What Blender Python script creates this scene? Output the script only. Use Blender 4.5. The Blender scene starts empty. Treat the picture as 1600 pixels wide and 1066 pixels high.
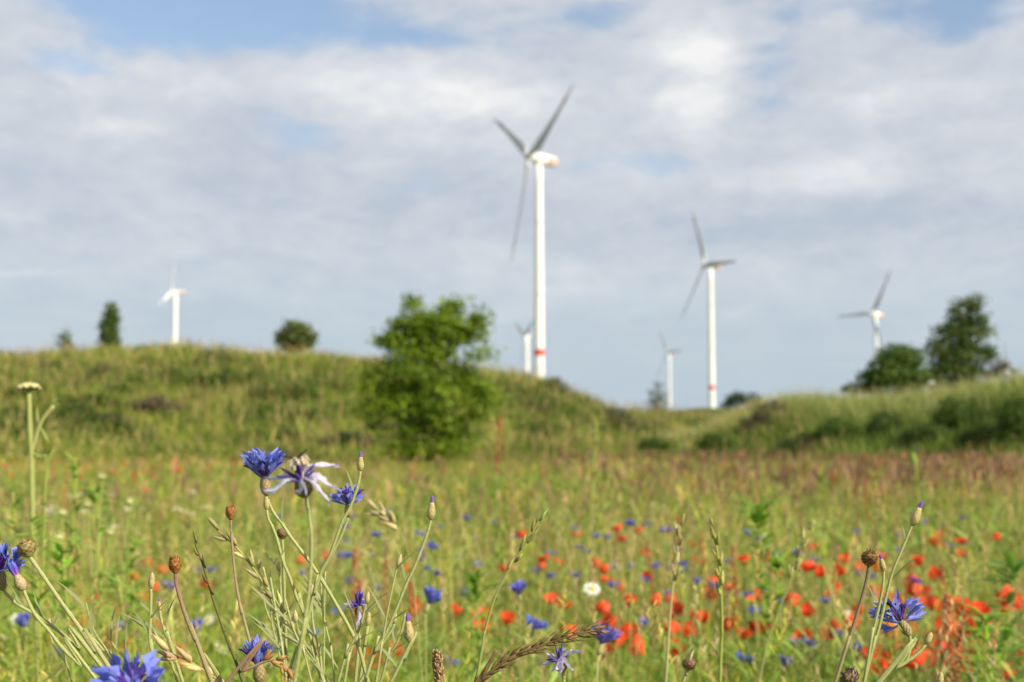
import bpy, math, random
import numpy as np
from mathutils import Vector, Matrix

# ------------------------------------------------------------------ camera, sky, sun, exposure
C = bpy.context.scene
COL = C.collection
F = 2222.0                      # focal length in photo pixels (50 mm on 36 mm, 1600 px)
PITCH = math.atan(160 / F)
CAMZ = 0.85
cam = bpy.data.cameras.new('camera'); camo = bpy.data.objects.new('camera', cam); COL.objects.link(camo)
cam.lens = 50; cam.sensor_width = 36; cam.clip_start = 0.02; cam.clip_end = 12000
cam.dof.use_dof = True; cam.dof.focus_distance = 0.95; cam.dof.aperture_fstop = 11.0
camo.location = (0, 0, CAMZ); camo.rotation_euler = (math.pi / 2 + PITCH, 0, 0)
C.camera = camo
SUN_EL, SUN_AZ = 33.0, 128.0    # azimuth clockwise from the view direction: behind the camera, to the right
sd = bpy.data.lights.new('sun', 'SUN'); so = bpy.data.objects.new('sun', sd); COL.objects.link(so)
sd.energy = 5.0; sd.angle = math.radians(0.5); sd.color = (1.0, 0.91, 0.74)
_s = Vector((math.sin(math.radians(SUN_AZ)) * math.cos(math.radians(SUN_EL)), math.cos(math.radians(SUN_AZ)) * math.cos(math.radians(SUN_EL)), math.sin(math.radians(SUN_EL))))
so.rotation_euler = _s.to_track_quat('Z', 'Y').to_euler()
C.view_settings.view_transform = 'Standard'; C.view_settings.look = 'None'
C.view_settings.exposure = 0.42; C.view_settings.gamma = 1.0
C.render.engine = 'CYCLES'
C.cycles.use_denoising = True; C.cycles.max_bounces = 6; C.cycles.diffuse_bounces = 3; C.cycles.transmission_bounces = 4

W = bpy.data.worlds.new('World'); C.world = W; W.use_nodes = True
def build_world():
    nt = W.node_tree; N = nt.nodes; L = nt.links; N.clear()
    def nd(t, **k):
        n = N.new(t)
        for a, b in k.items(): setattr(n, a, b)
        return n
    def mth(op, a, b=None, c=None, clamp=False):
        n = nd('ShaderNodeMath', operation=op, use_clamp=clamp)
        for i, x in enumerate((a, b, c)):
            if x is None: continue
            if isinstance(x, (int, float)): n.inputs[i].default_value = x
            else: L.new(x, n.inputs[i])
        return n.outputs[0]
    def sstep(x, lo, hi):
        n = nd('ShaderNodeMapRange', interpolation_type='SMOOTHSTEP')
        L.new(x, n.inputs[0]); n.inputs[1].default_value = lo; n.inputs[2].default_value = hi
        return n.outputs[0]
    def mixc(f, a, b):
        n = nd('ShaderNodeMix', data_type='RGBA')
        L.new(f, n.inputs[0])
        for i, x in ((6, a), (7, b)):
            if isinstance(x, tuple): n.inputs[i].default_value = (*x, 1)
            else: L.new(x, n.inputs[i])
        return n.outputs[2]
    tc = nd('ShaderNodeTexCoord'); sp = nd('ShaderNodeSeparateXYZ'); L.new(tc.outputs['Generated'], sp.inputs[0])
    X, Y, Z = sp.outputs
    zc = mth('ADD', mth('MAXIMUM', Z, 0.0), 0.10)
    cb = nd('ShaderNodeCombineXYZ')
    L.new(mth('DIVIDE', X, zc), cb.inputs[0]); L.new(mth('DIVIDE', Y, zc), cb.inputs[1])
    def noise(scale, detail, rough, off=(0, 0, 0), stretch=(1, 1, 1), dist=0.0):
        mp = nd('ShaderNodeMapping'); L.new(cb.outputs[0], mp.inputs[0])
        mp.inputs['Location'].default_value = off; mp.inputs['Scale'].default_value = stretch
        n = nd('ShaderNodeTexNoise'); L.new(mp.outputs[0], n.inputs[0])
        n.inputs['Scale'].default_value = scale; n.inputs['Detail'].default_value = detail; n.inputs['Roughness'].default_value = rough
        n.inputs['Distortion'].default_value = dist
        return n.outputs[0]
    # bearings of the big cloud masses and of the blue holes, as directions in the sky
    hd = mth('SQRT', mth('ADD', mth('MULTIPLY', X, X), mth('MULTIPLY', Y, Y)))
    el = mth('DIVIDE', Z, mth('MAXIMUM', hd, 0.01))
    az = mth('ARCTAN2', X, Y)
    w1 = mth('SUBTRACT', noise(2.2, 4, 0.55, (7, 3, 0)), 0.5); w2 = mth('SUBTRACT', noise(2.2, 4, 0.55, (17, 31, 4)), 0.5)
    azw = mth('ADD', az, mth('MULTIPLY', w1, 0.075)); elw = mth('ADD', el, mth('MULTIPLY', w2, 0.045))
    def blob(px, py, rx, ry, amp):
        a0 = math.atan((px - 800) / F); e0 = (693 - py) / F
        dx = mth('DIVIDE', mth('SUBTRACT', azw, a0), rx / F); dy = mth('DIVIDE', mth('SUBTRACT', elw, e0), ry / F)
        r2 = mth('ADD', mth('MULTIPLY', dx, dx), mth('MULTIPLY', dy, dy))
        return mth('MULTIPLY', mth('POWER', 2.718, mth('MULTIPLY', r2, -1.0)), amp)
    def total(bl):
        t = blob(*bl[0])
        for b in bl[1:]: t = mth('ADD', t, blob(*b))
        return t
    holes = total([(290, 22, 270, 56, 1.0), (105, 118, 100, 34, 0.5), (1205, 100, 46, 50, 0.30), (990, 258, 120, 18, 0.30), (1530, 40, 100, 50, 0.62),
                   (920, 10, 120, 26, 0.4), (640, 55, 120, 25, 0.25), (1300, 20, 160, 30, 0.22), (1120, 150, 200, 30, 0.1)])
    lights = total([(720, 165, 140, 55, 0.78), (1100, 80, 60, 52, 0.80), (1085, 170, 66, 62, 0.50), (590, 130, 160, 45, 0.26), (175, 215, 80, 22, 0.28),
                    (1375, 165, 45, 25, 0.26), (1310, 285, 150, 26, 0.28), (35, 440, 50, 9, 0.25), (240, 130, 230, 40, 0.22), (1500, 150, 120, 40, 0.2), (1165, 488, 30, 12, 0.2),
                    (880, 440, 110, 22, 0.14), (1520, 235, 120, 30, 0.2)])
    darks = total([(520, 265, 270, 70, 0.16), (1330, 350, 280, 42, 0.22), (1250, 230, 140, 30, 0.10), (150, 330, 200, 40, 0.06), (900, 330, 200, 40, 0.06)])
    n1 = noise(1.15, 9, 0.56, (2.3, 0.7, 0), (1, 0.8, 1), 0.25)
    n2 = noise(3.4, 8, 0.58, (9.1, 4.7, 0), (1, 0.7, 1), 0.2)
    cover = mth('ADD', mth('SUBTRACT', 0.76, holes), mth('ADD', mth('MULTIPLY', mth('SUBTRACT', n1, 0.5), 0.95), mth('MULTIPLY', mth('SUBTRACT', n2, 0.5), 0.6)))
    n3 = noise(1.9, 9, 0.6, (5.5, 12.7, 2), (1, 0.6, 1), 0.3)
    cv = nd('ShaderNodeCombineXYZ'); L.new(az, cv.inputs[0]); L.new(mth('MULTIPLY', el, 1.9), cv.inputs[1])
    def fine(scale, detail, rough, z, dist):
        n = nd('ShaderNodeTexNoise'); mp = nd('ShaderNodeMapping'); L.new(cv.outputs[0], mp.inputs[0]); mp.inputs['Location'].default_value = (z, z * 0.3, z); L.new(mp.outputs[0], n.inputs[0])
        n.inputs['Scale'].default_value = scale; n.inputs['Detail'].default_value = detail; n.inputs['Roughness'].default_value = rough; n.inputs['Distortion'].default_value = dist
        return mth('SUBTRACT', n.outputs[0], 0.5)
    f1 = fine(13.0, 9, 0.62, 3.1, 0.5); f2 = fine(34.0, 8, 0.6, 8.7, 0.4)
    cover = mth('ADD', mth('ADD', cover, mth('MULTIPLY', lights, 0.5)), mth('ADD', mth('MULTIPLY', f1, 0.55), mth('MULTIPLY', f2, 0.35)))
    cf = mth('ADD', mth('MULTIPLY', sstep(cover, 0.20, 0.66), 0.82), 0.14)
    hi = sstep(el, 0.05, 0.16)
    lights = mth('MULTIPLY', lights, mth('ADD', mth('ADD', mth('MULTIPLY', f1, 1.3), mth('MULTIPLY', f2, 0.8)), 1.0))
    br = mth('ADD', mth('ADD', mth('ADD', mth('MULTIPLY', mth('SUBTRACT', n3, 0.5), 0.6), mth('MULTIPLY', mth('ADD', mth('MULTIPLY', f1, 0.8), mth('MULTIPLY', f2, 0.5)), mth('ADD', mth('MULTIPLY', hi, 0.8), 0.2))), lights), mth('SUBTRACT', 0.25, darks), clamp=True)
    grey = mixc(sstep(el, 0.06, 0.20), (0.335, 0.408, 0.480), (0.385, 0.425, 0.490))
    ccol = mixc(br, grey, (0.70, 0.695, 0.685))
    low = sstep(el, 0.13, 0.02)                     # the far cloud deck melts into a pale even grey near the horizon
    ccol = mixc(mth('MULTIPLY', low, 0.75), ccol, (0.350, 0.425, 0.495))
    cf = mth('MAXIMUM', cf, mth('MULTIPLY', low, 0.97))
    sky = nd('ShaderNodeTexSky', sky_type='NISHITA')
    sky.sun_disc = False; sky.sun_elevation = math.radians(SUN_EL); sky.sun_rotation = math.radians(SUN_AZ)
    sky.air_density = 1.0; sky.dust_density = 0.8; sky.ozone_density = 1.0; sky.altitude = 50
    b1 = nd('ShaderNodeBackground'); L.new(sky.outputs[0], b1.inputs[0]); b1.inputs[1].default_value = 0.115
    b2 = nd('ShaderNodeBackground'); L.new(ccol, b2.inputs[0]); b2.inputs[1].default_value = 1.0
    mx = nd('ShaderNodeMixShader'); L.new(cf, mx.inputs[0]); L.new(b1.outputs[0], mx.inputs[1]); L.new(b2.outputs[0], mx.inputs[2])
    o = nd('ShaderNodeOutputWorld'); L.new(mx.outputs[0], o.inputs[0])
    W.cycles.sampling_method = 'MANUAL'; W.cycles.sample_map_resolution = 512
build_world()

# ------------------------------------------------------------------ helpers
random.seed(7); RNG = np.random.default_rng(11)
def rr(a, b): return random.uniform(a, b)
def P(px, py, d):
    """The point at camera depth d that the photo shows at (px, py)."""
    x = (px - 800) / F * d; u = (533 - py) / F * d
    return Vector((x, d * math.cos(PITCH) - u * math.sin(PITCH), CAMZ + d * math.sin(PITCH) + u * math.cos(PITCH)))

def mat(name, base=None, rough=0.6, transl=0.0, spec=0.3, noise=None, amt=0.25):
    m = bpy.data.materials.new(name); m.use_nodes = True
    nt = m.node_tree; N = nt.nodes; L = nt.links; N.clear()
    out = N.new('ShaderNodeOutputMaterial'); pb = N.new('ShaderNodeBsdfPrincipled')
    pb.inputs['Roughness'].default_value = rough; pb.inputs['Specular IOR Level'].default_value = spec
    if base is None:
        a = N.new('ShaderNodeAttribute'); a.attribute_name = 'Col'; col = a.outputs['Color']
    else:
        a = N.new('ShaderNodeRGB'); a.outputs[0].default_value = (*base, 1); col = a.outputs[0]
    if noise:
        tc = N.new('ShaderNodeTexCoord'); tn = N.new('ShaderNodeTexNoise'); L.new(tc.outputs['Object'], tn.inputs[0])
        tn.inputs['Scale'].default_value = noise; tn.inputs['Detail'].default_value = 4
        mr = N.new('ShaderNodeMapRange'); L.new(tn.outputs[0], mr.inputs[0]); mr.inputs[1].default_value = 0.25; mr.inputs[2].default_value = 0.75
        mr.inputs[3].default_value = 1 - amt; mr.inputs[4].default_value = 1 + amt
        mu = N.new('ShaderNodeVectorMath'); mu.operation = 'SCALE'; L.new(col, mu.inputs[0]); L.new(mr.outputs[0], mu.inputs['Scale'])
        col = mu.outputs[0]
    L.new(col, pb.inputs['Base Color'])
    if transl:
        tr = N.new('ShaderNodeBsdfTranslucent'); L.new(col, tr.inputs[0])
        mx = N.new('ShaderNodeMixShader'); mx.inputs[0].default_value = transl
        L.new(pb.outputs[0], mx.inputs[1]); L.new(tr.outputs[0], mx.inputs[2]); L.new(mx.outputs[0], out.inputs[0])
    else: L.new(pb.outputs[0], out.inputs[0])
    return m
M_GRASS = mat('grass_blades', None, 0.55, 0.40, 0.25)
M_LEAF = mat('tree_leaves', None, 0.5, 0.45, 0.3)
M_STEM = mat('plant_stem', None, 0.6, 0.0, 0.25, 900, 0.22)
M_PETAL = mat('petals', None, 0.55, 0.32, 0.2, 500, 0.14)
M_CALYX = mat('calyx', None, 0.6, 0.05, 0.25, 1400, 0.25)
M_BARK = mat('bark', (0.16, 0.12, 0.085), 0.85, 0, 0.1, 9, 0.35)
M_WHITE = mat('turbine_paint', (0.80, 0.80, 0.78), 0.42, 0, 0.4, 0.12, 0.035)
M_RED = mat('turbine_red_paint', (0.62, 0.085, 0.045), 0.45, 0, 0.4, 0.2, 0.05)
M_PALERED = mat('nacelle_washed_out_red', (0.78, 0.40, 0.32), 0.45, 0, 0.4, 0.2, 0.05)  # nacelle red paled in the colour to look overexposed by sun
M_TIP = mat('blade_tip_paint', (0.44, 0.25, 0.24), 0.45, 0, 0.4, 0.2, 0.05)
M_BLADE = mat('blade_shade_and_ring_grey', (0.50, 0.51, 0.52), 0.4, 0, 0.4, 0.1, 0.04)  # white blades darkened to the grey of their shaded side; flange rings share it

class MB:
    def __init__(s): s.v, s.f, s.c = [], [], []
    def raw(s, v, f, c):
        o = len(s.v); s.v += [Vector(p) for p in v]; s.f += [tuple(i + o for i in q) for q in f]
        s.c += [c] * len(v) if not isinstance(c, list) else c
    def tube(s, pts, radii, n=6, col=(1, 1, 1), caps=True):
        pts = [Vector(p) for p in pts]; m = len(pts); cols = col if isinstance(col, list) else [col] * m
        t = (pts[1] - pts[0]).normalized(); side = t.orthogonal().normalized()
        v, c = [], []
        for i in range(m):
            t = (pts[min(i + 1, m - 1)] - pts[max(i - 1, 0)]).normalized()
            side = (side - t * side.dot(t)).normalized(); b = t.cross(side)
            r = radii[i] if isinstance(radii, (list, tuple)) else radii
            for k in range(n):
                a = 2 * math.pi * k / n
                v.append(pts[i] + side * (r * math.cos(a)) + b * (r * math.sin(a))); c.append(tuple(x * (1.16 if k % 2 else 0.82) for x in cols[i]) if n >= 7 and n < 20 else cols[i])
        f = [(i * n + k, i * n + (k + 1) % n, (i + 1) * n + (k + 1) % n, (i + 1) * n + k) for i in range(m - 1) for k in range(n)]
        if caps: f += [tuple(range(n - 1, -1, -1)), tuple((m - 1) * n + k for k in range(n))]
        s.raw(v, f, c)
    def ribbon(s, pts, widths, side, cols, fold=0.0):
        pts = [Vector(p) for p in pts]; m = len(pts); v, c = [], []
        for i in range(m):
            t = (pts[min(i + 1, m - 1)] - pts[max(i - 1, 0)]).normalized()
            sd_ = (side - t * side.dot(t)).normalized(); nn = t.cross(sd_)
            w = widths[i] / 2
            v += [pts[i] - sd_ * w + nn * (fold * w), pts[i], pts[i] + sd_ * w + nn * (fold * w)]
            cc = cols[i] if isinstance(cols, list) else cols
            c += [cc] * 3
        f = []
        for i in range(m - 1):
            a = 3 * i; f += [(a, a + 1, a + 4, a + 3), (a + 1, a + 2, a + 5, a + 4)]
        s.raw(v, f, c)
    def build(s, name, material, parent=None, origin=Vector((0, 0, 0)), smooth=True):
        me = bpy.data.meshes.new(name)
        me.from_pydata([tuple(p - origin) for p in s.v], [], s.f)
        at = me.attributes.new('Col', 'FLOAT_COLOR', 'POINT')
        at.data.foreach_set('color', np.array([(*c, 1.0) for c in s.c], dtype=np.float32).ravel())
        if smooth: me.polygons.foreach_set('use_smooth', [True] * len(me.polygons))
        me.materials.append(material); me.update()
        o = bpy.data.objects.new(name, me); COL.objects.link(o)
        if parent: o.parent = parent
        return o

def np_mesh(name, V, Q, CC, material, parent=None, smooth=True):
    """V (n,3), Q (m,4) quads, CC (n,3) colours as ONE mesh object."""
    me = bpy.data.meshes.new(name); n, m = len(V), len(Q)
    me.vertices.add(n); me.vertices.foreach_set('co', V.astype(np.float32).ravel())
    me.loops.add(m * 4); me.loops.foreach_set('vertex_index', Q.astype(np.int32).ravel())
    me.polygons.add(m); me.polygons.foreach_set('loop_start', np.arange(0, 4 * m, 4, dtype=np.int32))
    me.update(calc_edges=True)
    at = me.attributes.new('Col', 'FLOAT_COLOR', 'POINT')
    at.data.foreach_set('color', np.concatenate([CC, np.ones((n, 1))], 1).astype(np.float32).ravel())
    if smooth: me.polygons.foreach_set('use_smooth', np.ones(m, dtype=bool))
    me.materials.append(material)
    o = bpy.data.objects.new(name, me); COL.objects.link(o)
    if parent: o.parent = parent
    return o
def tag(o, label=None, cat=None, group=None, kind=None):
    if label: o['label'] = label
    if cat: o['category'] = cat
    if group: o['group'] = group
    if kind: o['kind'] = kind
    return o
def empty(name, loc=(0, 0, 0)):
    o = bpy.data.objects.new(name, None); COL.objects.link(o); o.location = loc; o.empty_display_size = 0.05
    return o
def smooth_path(pts, per=5):
    pts = [Vector(p) for p in pts]; q = [pts[0] * 2 - pts[1]] + pts + [pts[-1] * 2 - pts[-2]]; out = []
    for i in range(1, len(q) - 2):
        a, b, c, d = q[i - 1:i + 3]
        for k in range(per):
            t = k / per
            out.append(0.5 * ((2 * b) + (c - a) * t + (2 * a - 5 * b + 4 * c - d) * t * t + (3 * b - a - 3 * c + d) * t ** 3))
    return out + [pts[-1]]
def jit(c, a=0.15):
    k = 1 + rr(-a, a); return tuple(max(0.0, x * k * (1 + rr(-a, a) * 0.4)) for x in c)
def mixt(a, b, t): return tuple(x + (y - x) * t for x, y in zip(a, b))

_perm = RNG.random((256, 256))
def vnoise(x, y, s):
    x = np.asarray(x, float) / s + 1000.3; y = np.asarray(y, float) / s + 1000.7
    xi = np.floor(x).astype(int); yi = np.floor(y).astype(int); fx = x - xi; fy = y - yi
    fx = fx * fx * (3 - 2 * fx); fy = fy * fy * (3 - 2 * fy)
    g = lambda i, j: _perm[i % 256, j % 256]
    return (g(xi, yi) * (1 - fx) + g(xi + 1, yi) * fx) * (1 - fy) + (g(xi, yi + 1) * (1 - fx) + g(xi + 1, yi + 1) * fx) * fy
def fbm(x, y, s): return (vnoise(x, y, s) * 0.5 + vnoise(x + 31, y + 7, s / 2.1) * 0.3 + vnoise(x + 5, y + 77, s / 4.3) * 0.2)
def sst(t): t = np.clip(t, 0, 1); return t * t * (3 - 2 * t)

# ------------------------------------------------------------------ the terrain: flat meadow, a long mound on the left, a lower bank on the right
PR1 = np.array([(-900, 566), (-300, 560), (0, 558), (100, 552), (200, 547), (300, 543), (400, 549), (450, 554), (555, 563), (700, 580), (780, 585), (830, 592), (880, 609), (940, 631), (965, 637),
                (1000, 634), (1050, 631), (1100, 629), (1200, 636), (1300, 652), (2400, 655)], float)
D1 = np.array([(-900, 60), (0, 64), (700, 66), (960, 74), (1100, 82), (1250, 86), (2400, 90)], float)
PR2 = np.array([(900, 720), (1000, 705), (1080, 688), (1140, 662), (1185, 640), (1225, 627), (1250, 624), (1300, 629), (1350, 625), (1450, 617), (1520, 610), (1600, 603), (1900, 580), (2400, 570)], float)
D2 = np.array([(900, 60), (1200, 55), (1300, 51), (1600, 43), (1900, 39), (2400, 36)], float)
def hz(x, y):
    x = np.asarray(x, float); y = np.asarray(y, float)
    yy = np.maximum(y, 1.0); px = 800 + F * np.clip(x / yy, -1.2, 1.2)
    d1 = np.interp(px, D1[:, 0], D1[:, 1]); t1 = CAMZ + (693 - np.interp(px, PR1[:, 0], PR1[:, 1])) / F * d1 - 0.32
    z1 = np.maximum(t1, 0) * np.where(y < d1, sst((y - (d1 - 25)) / 25), 1 - 0.8 * sst((y - d1) / 40))
    d2 = np.interp(px, D2[:, 0], D2[:, 1]); t2 = CAMZ + (693 - np.interp(px, PR2[:, 0], PR2[:, 1])) / F * d2 - 0.20
    z2 = np.maximum(t2, 0) * np.where(y < d2, sst((y - (d2 - 11)) / 11), 1 - 0.7 * sst((y - d2) / 30))
    side = sst((y + 5) / 15)
    far = 1 - sst((np.hypot(x, y) - 140) / 60)
    z = np.maximum(z1, z2) * side * far
    return z + 0.9 * (fbm(x, y, 7.0) - 0.5) * np.clip(z / 2.0, 0, 1) + 0.03 * (fbm(x, y, 2.0) - 0.5) * far
def h1(x, y): return float(hz(np.array([x]), np.array([y]))[0])

def ground():
    near = np.concatenate([np.arange(-80, 80.1, 0.8)])
    xs = np.concatenate([[-6000, -2500, -1000, -450, -220, -140, -110, -95, -87], near, [87, 95, 110, 140, 220, 450, 1000, 2500, 6000]])
    ys = np.concatenate([[-6000, -2000, -500, -150, -60, -25, -10, -4], np.arange(-1, 112, 0.8), [116, 122, 130, 145, 170, 220, 400, 900, 2500, 6500]])
    X, Y = np.meshgrid(xs, ys); Z = hz(X.ravel(), Y.ravel())
    nx, ny = len(xs), len(ys)
    i, j = np.meshgrid(np.arange(nx - 1), np.arange(ny - 1)); a = (j * nx + i).ravel()
    Q = np.stack([a, a + 1, a + nx + 1, a + nx], 1)
    V = np.stack([X.ravel(), Y.ravel(), Z], 1)
    m = bpy.data.materials.new('meadow_soil'); m.use_nodes = True
    nt = m.node_tree; N = nt.nodes; L = nt.links
    pb = N['Principled BSDF']; pb.inputs['Roughness'].default_value = 0.95; pb.inputs['Specular IOR Level'].default_value = 0.05
    tc = N.new('ShaderNodeTexCoord')
    def nz(s, d):
        t = N.new('ShaderNodeTexNoise'); L.new(tc.outputs['Object'], t.inputs[0]); t.inputs['Scale'].default_value = s; t.inputs['Detail'].default_value = d; return t.outputs[0]
    r = N.new('ShaderNodeValToRGB'); L.new(nz(0.35, 8), r.inputs[0])
    e = r.color_ramp.elements
    e[0].position = 0.3; e[0].color = (0.055, 0.075, 0.018, 1); e[1].position = 0.7; e[1].color = (0.17, 0.14, 0.055, 1)
    k = e.new(0.5); k.color = (0.10, 0.115, 0.03, 1)
    L.new(r.outputs[0], pb.inputs['Base Color'])
    bp = N.new('ShaderNodeBump'); L.new(nz(6, 6), bp.inputs['Height']); bp.inputs['Strength'].default_value = 0.6; bp.inputs['Distance'].default_value = 0.2
    L.new(bp.outputs[0], pb.inputs['Normal'])
    o = np_mesh('ground', V, Q, np.full((len(V), 3), 0.1), m)
    tag(o, 'broad grassy ground rising into mounds behind the meadow', None, None, 'structure')
ground()

# ------------------------------------------------------------------ stuff: grass, built as blades
class Blades:
    def __init__(s): s.V, s.Q, s.C, s.n = [], [], [], 0
    def add(s, x, y, z, h, lean, w, cb, ct, seg=3, ang=None, power=1.8, prof='blade'):
        n = len(x)
        if n == 0: return
        a = RNG.uniform(0, 2 * np.pi, n) if ang is None else ang
        dx, dy = np.cos(a), np.sin(a); b = RNG.uniform(0, np.pi, n); sx, sy = np.cos(b), np.sin(b)
        L_ = seg + 1; V = np.zeros((n, L_, 2, 3)); Cc = np.zeros((n, L_, 2, 3))
        for k in range(L_):
            t = k / seg
            wd = w * ((1 - t) ** 0.7 * 0.94 + 0.06 if prof == 'blade' else (0.12 + 0.88 * math.sin(math.pi * min(1, 0.06 + 0.9 * t)) if prof == 'lens' else 1.0)) / 2
            out = h * lean * t ** power; zz = z + h * t * (1 - 0.28 * np.minimum(lean, 1.6) * t)
            for e, sg in ((0, -1), (1, 1)):
                V[:, k, e, 0] = x + dx * out + sg * sx * wd; V[:, k, e, 1] = y + dy * out + sg * sy * wd; V[:, k, e, 2] = zz
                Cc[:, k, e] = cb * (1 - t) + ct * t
        base = s.n + np.arange(n)[:, None] * (2 * L_)
        for k in range(seg):
            s.Q.append(base + np.array([2 * k, 2 * k + 1, 2 * k + 3, 2 * k + 2]))
        s.V.append(V.reshape(-1, 3)); s.C.append(Cc.reshape(-1, 3)); s.n += n * 2 * L_
        return a
    def build(s, name, label, material=M_GRASS):
        o = np_mesh(name, np.concatenate(s.V), np.concatenate(s.Q), np.concatenate(s.C), material)
        return tag(o, label, None, None, 'stuff')
TONE = 1.42
def cols(n, *pal, jitter=0.40):
    pal = np.array(pal, float); i = RNG.integers(0, len(pal), n); c = pal[i]
    return np.clip(TONE * c * (1 + RNG.uniform(-jitter, jitter, (n, 1))) * (1 + RNG.uniform(-0.06, 0.06, (n, 3))), 0, 1)
GREEN = (0.150, 0.222, 0.016); YELLOW = (0.31, 0.32, 0.038); LIGHT = (0.23, 0.31, 0.025); STRAW = (0.44, 0.335, 0.11); DRY = (0.40, 0.27, 0.13)
DARK = (0.060, 0.115, 0.010); RUST = (0.26, 0.12, 0.05); PINK = (0.235, 0.145, 0.085); MAUVE = (0.165, 0.090, 0.062)
def scatter(n, y0, y1, spread=0.46, pad=0.6, gamma=1.0):
    y = y0 + (y1 - y0) * RNG.random(n) ** gamma
    return (RNG.uniform(-1, 1, n)) * (spread * y + pad), y
def meadow():
    G = Blades()
    def zone(n, y0, y1, hlo, hhi, wlo, whi, seg, gamma=1.0):
        x, y = scatter(n, y0, y1, gamma=gamma); z = hz(x, y) - 0.01
        keep = (hz(x, y) < 0.4); x, y, z = x[keep], y[keep], z[keep]; n = len(x)
        patch = fbm(x, y, 1.6 + 0.06 * y0); patch2 = fbm(x + 40, y + 9, 0.7 + 0.05 * y0)
        h = RNG.uniform(hlo, hhi, n) * (0.75 + 0.55 * patch)
        cA = cols(n, GREEN, LIGHT, YELLOW, GREEN) if y0 < 3.9 else cols(n, GREEN, (0.17, 0.20, 0.03), (0.20, 0.20, 0.045), GREEN, (0.12, 0.17, 0.02)); cB = cols(n, YELLOW, LIGHT, STRAW, YELLOW) if y0 < 3.9 else cols(n, (0.25, 0.24, 0.05), LIGHT, DRY, (0.22, 0.21, 0.05)); cD = cols(n, DARK, (0.09, 0.16, 0.010))
        m = np.clip((patch2 - 0.34) * 4.0, 0, 1)[:, None]; c = cA * (1 - m) + cB * m
        dk = (np.clip((0.50 - patch) * 7, 0, 0.92))[:, None]; c = c * (1 - dk) + cD * dk
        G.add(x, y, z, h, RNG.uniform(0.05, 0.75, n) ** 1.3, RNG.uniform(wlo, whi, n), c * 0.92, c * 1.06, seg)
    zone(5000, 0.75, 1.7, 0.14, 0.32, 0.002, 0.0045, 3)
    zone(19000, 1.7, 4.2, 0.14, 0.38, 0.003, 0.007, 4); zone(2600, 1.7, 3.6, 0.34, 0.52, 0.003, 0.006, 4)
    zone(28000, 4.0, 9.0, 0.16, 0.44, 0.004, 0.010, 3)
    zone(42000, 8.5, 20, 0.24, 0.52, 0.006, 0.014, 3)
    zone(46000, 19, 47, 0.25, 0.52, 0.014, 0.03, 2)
    # leaves of low herbs: broad, arching, held at all heights
    def herbs(n, y0, y1, wl, leaf):
        x, y = scatter(n, y0, y1); patch = fbm(x + 80, y + 3, 1.2 + 0.05 * y0); k = patch > 0.47
        x, y = x[k], y[k]; m = len(x); z = hz(x, y)
        for j in range(9):
            zz = z + RNG.uniform(0.05, 0.40, m) * (0.6 + 0.7 * patch[k])
            c = cols(m, (0.11, 0.20, 0.025), (0.16, 0.24, 0.03), (0.20, 0.27, 0.06))
            G.add(x + RNG.normal(0, 0.012, m), y + RNG.normal(0, 0.012, m), zz, RNG.uniform(0.4, 1.0, m) * leaf, RNG.uniform(0.7, 1.5, m), RNG.uniform(0.5, 1, m) * wl, c, c * 1.08, 3, None, 1.2, 'lens')
    herbs(5200, 1.9, 6, 0.011, 0.07); herbs(6000, 6, 22, 0.024, 0.12)
    # flowering grass: thin stalks with loose seed heads
    def stalks(n, y0, y1, hlo, hhi, w, pal, near, xlim=None, dens=None, gamma=1.0, hl=(0.05, 0.11), hw=0.006):
        x, y = scatter(n, y0, y1, gamma=gamma)
        if dens is not None:
            k = RNG.random(n) < dens(x, y); x, y = x[k], y[k]
        k = hz(x, y) < 0.4; x, y = x[k], y[k]; m = len(x); z = hz(x, y)
        h = RNG.uniform(hlo, hhi, m); lean = RNG.uniform(0.02, 0.35, m); c = cols(m, *pal)
        sc = cols(m, (0.30, 0.30, 0.09), (0.36, 0.30, 0.11), (0.22, 0.25, 0.05))
        a = G.add(x, y, z, h, lean, np.full(m, w), sc, c * 0.5 + sc * 0.5, 4, None, 2.0, 'line')
        tx = x + np.cos(a) * h * lean; ty = y + np.sin(a) * h * lean; tz = z + h * (1 - 0.28 * lean)
        L_ = RNG.uniform(*hl, m)
        if near:
            for j in range(15):
                t = j / 14.0
                G.add(tx + np.cos(a) * L_ * 0.3 * t + RNG.normal(0, 0.0015, m), ty + np.sin(a) * L_ * 0.3 * t + RNG.normal(0, 0.0015, m), tz - 0.012 + L_ * t,
                      np.full(m, 0.013) * (1.2 - 0.5 * t), RNG.uniform(0.2, 1.0, m), np.full(m, hw * 0.55), c * 0.9, c * 1.1, 2, None, 1.0, 'lens')
        else:
            for j in range(3):
                G.add(tx, ty, tz - 0.01, L_ * RNG.uniform(0.7, 1.1, m), RNG.uniform(0.1, 0.5, m), np.full(m, hw) * RNG.uniform(0.7, 1.3, m), c * 0.95, c * 1.08, 3, None, 1.5, 'lens')
    right = lambda x, y: np.clip(0.30 + 3.0 * (x / y - 0.05), 0.05, 1.0) * np.clip(0.1 + 5.0 * (fbm(x, y, 3.4) - 0.40), 0.0, 1)
    left = lambda x, y: np.clip(0.9 - 1.2 * (x / y + 0.1), 0.15, 1.0) * np.clip(4.0 * (fbm(x + 7, y, 2.6) - 0.38), 0.0, 1)
    stalks(1300, 1.7, 4.5, 0.34, 0.62, 0.0016, [STRAW, DRY, YELLOW, (0.30, 0.27, 0.10)], True, hw=0.007)
    stalks(2200, 4, 9, 0.36, 0.66, 0.0022, [STRAW, DRY, PINK, YELLOW], True, hw=0.009)
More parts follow.
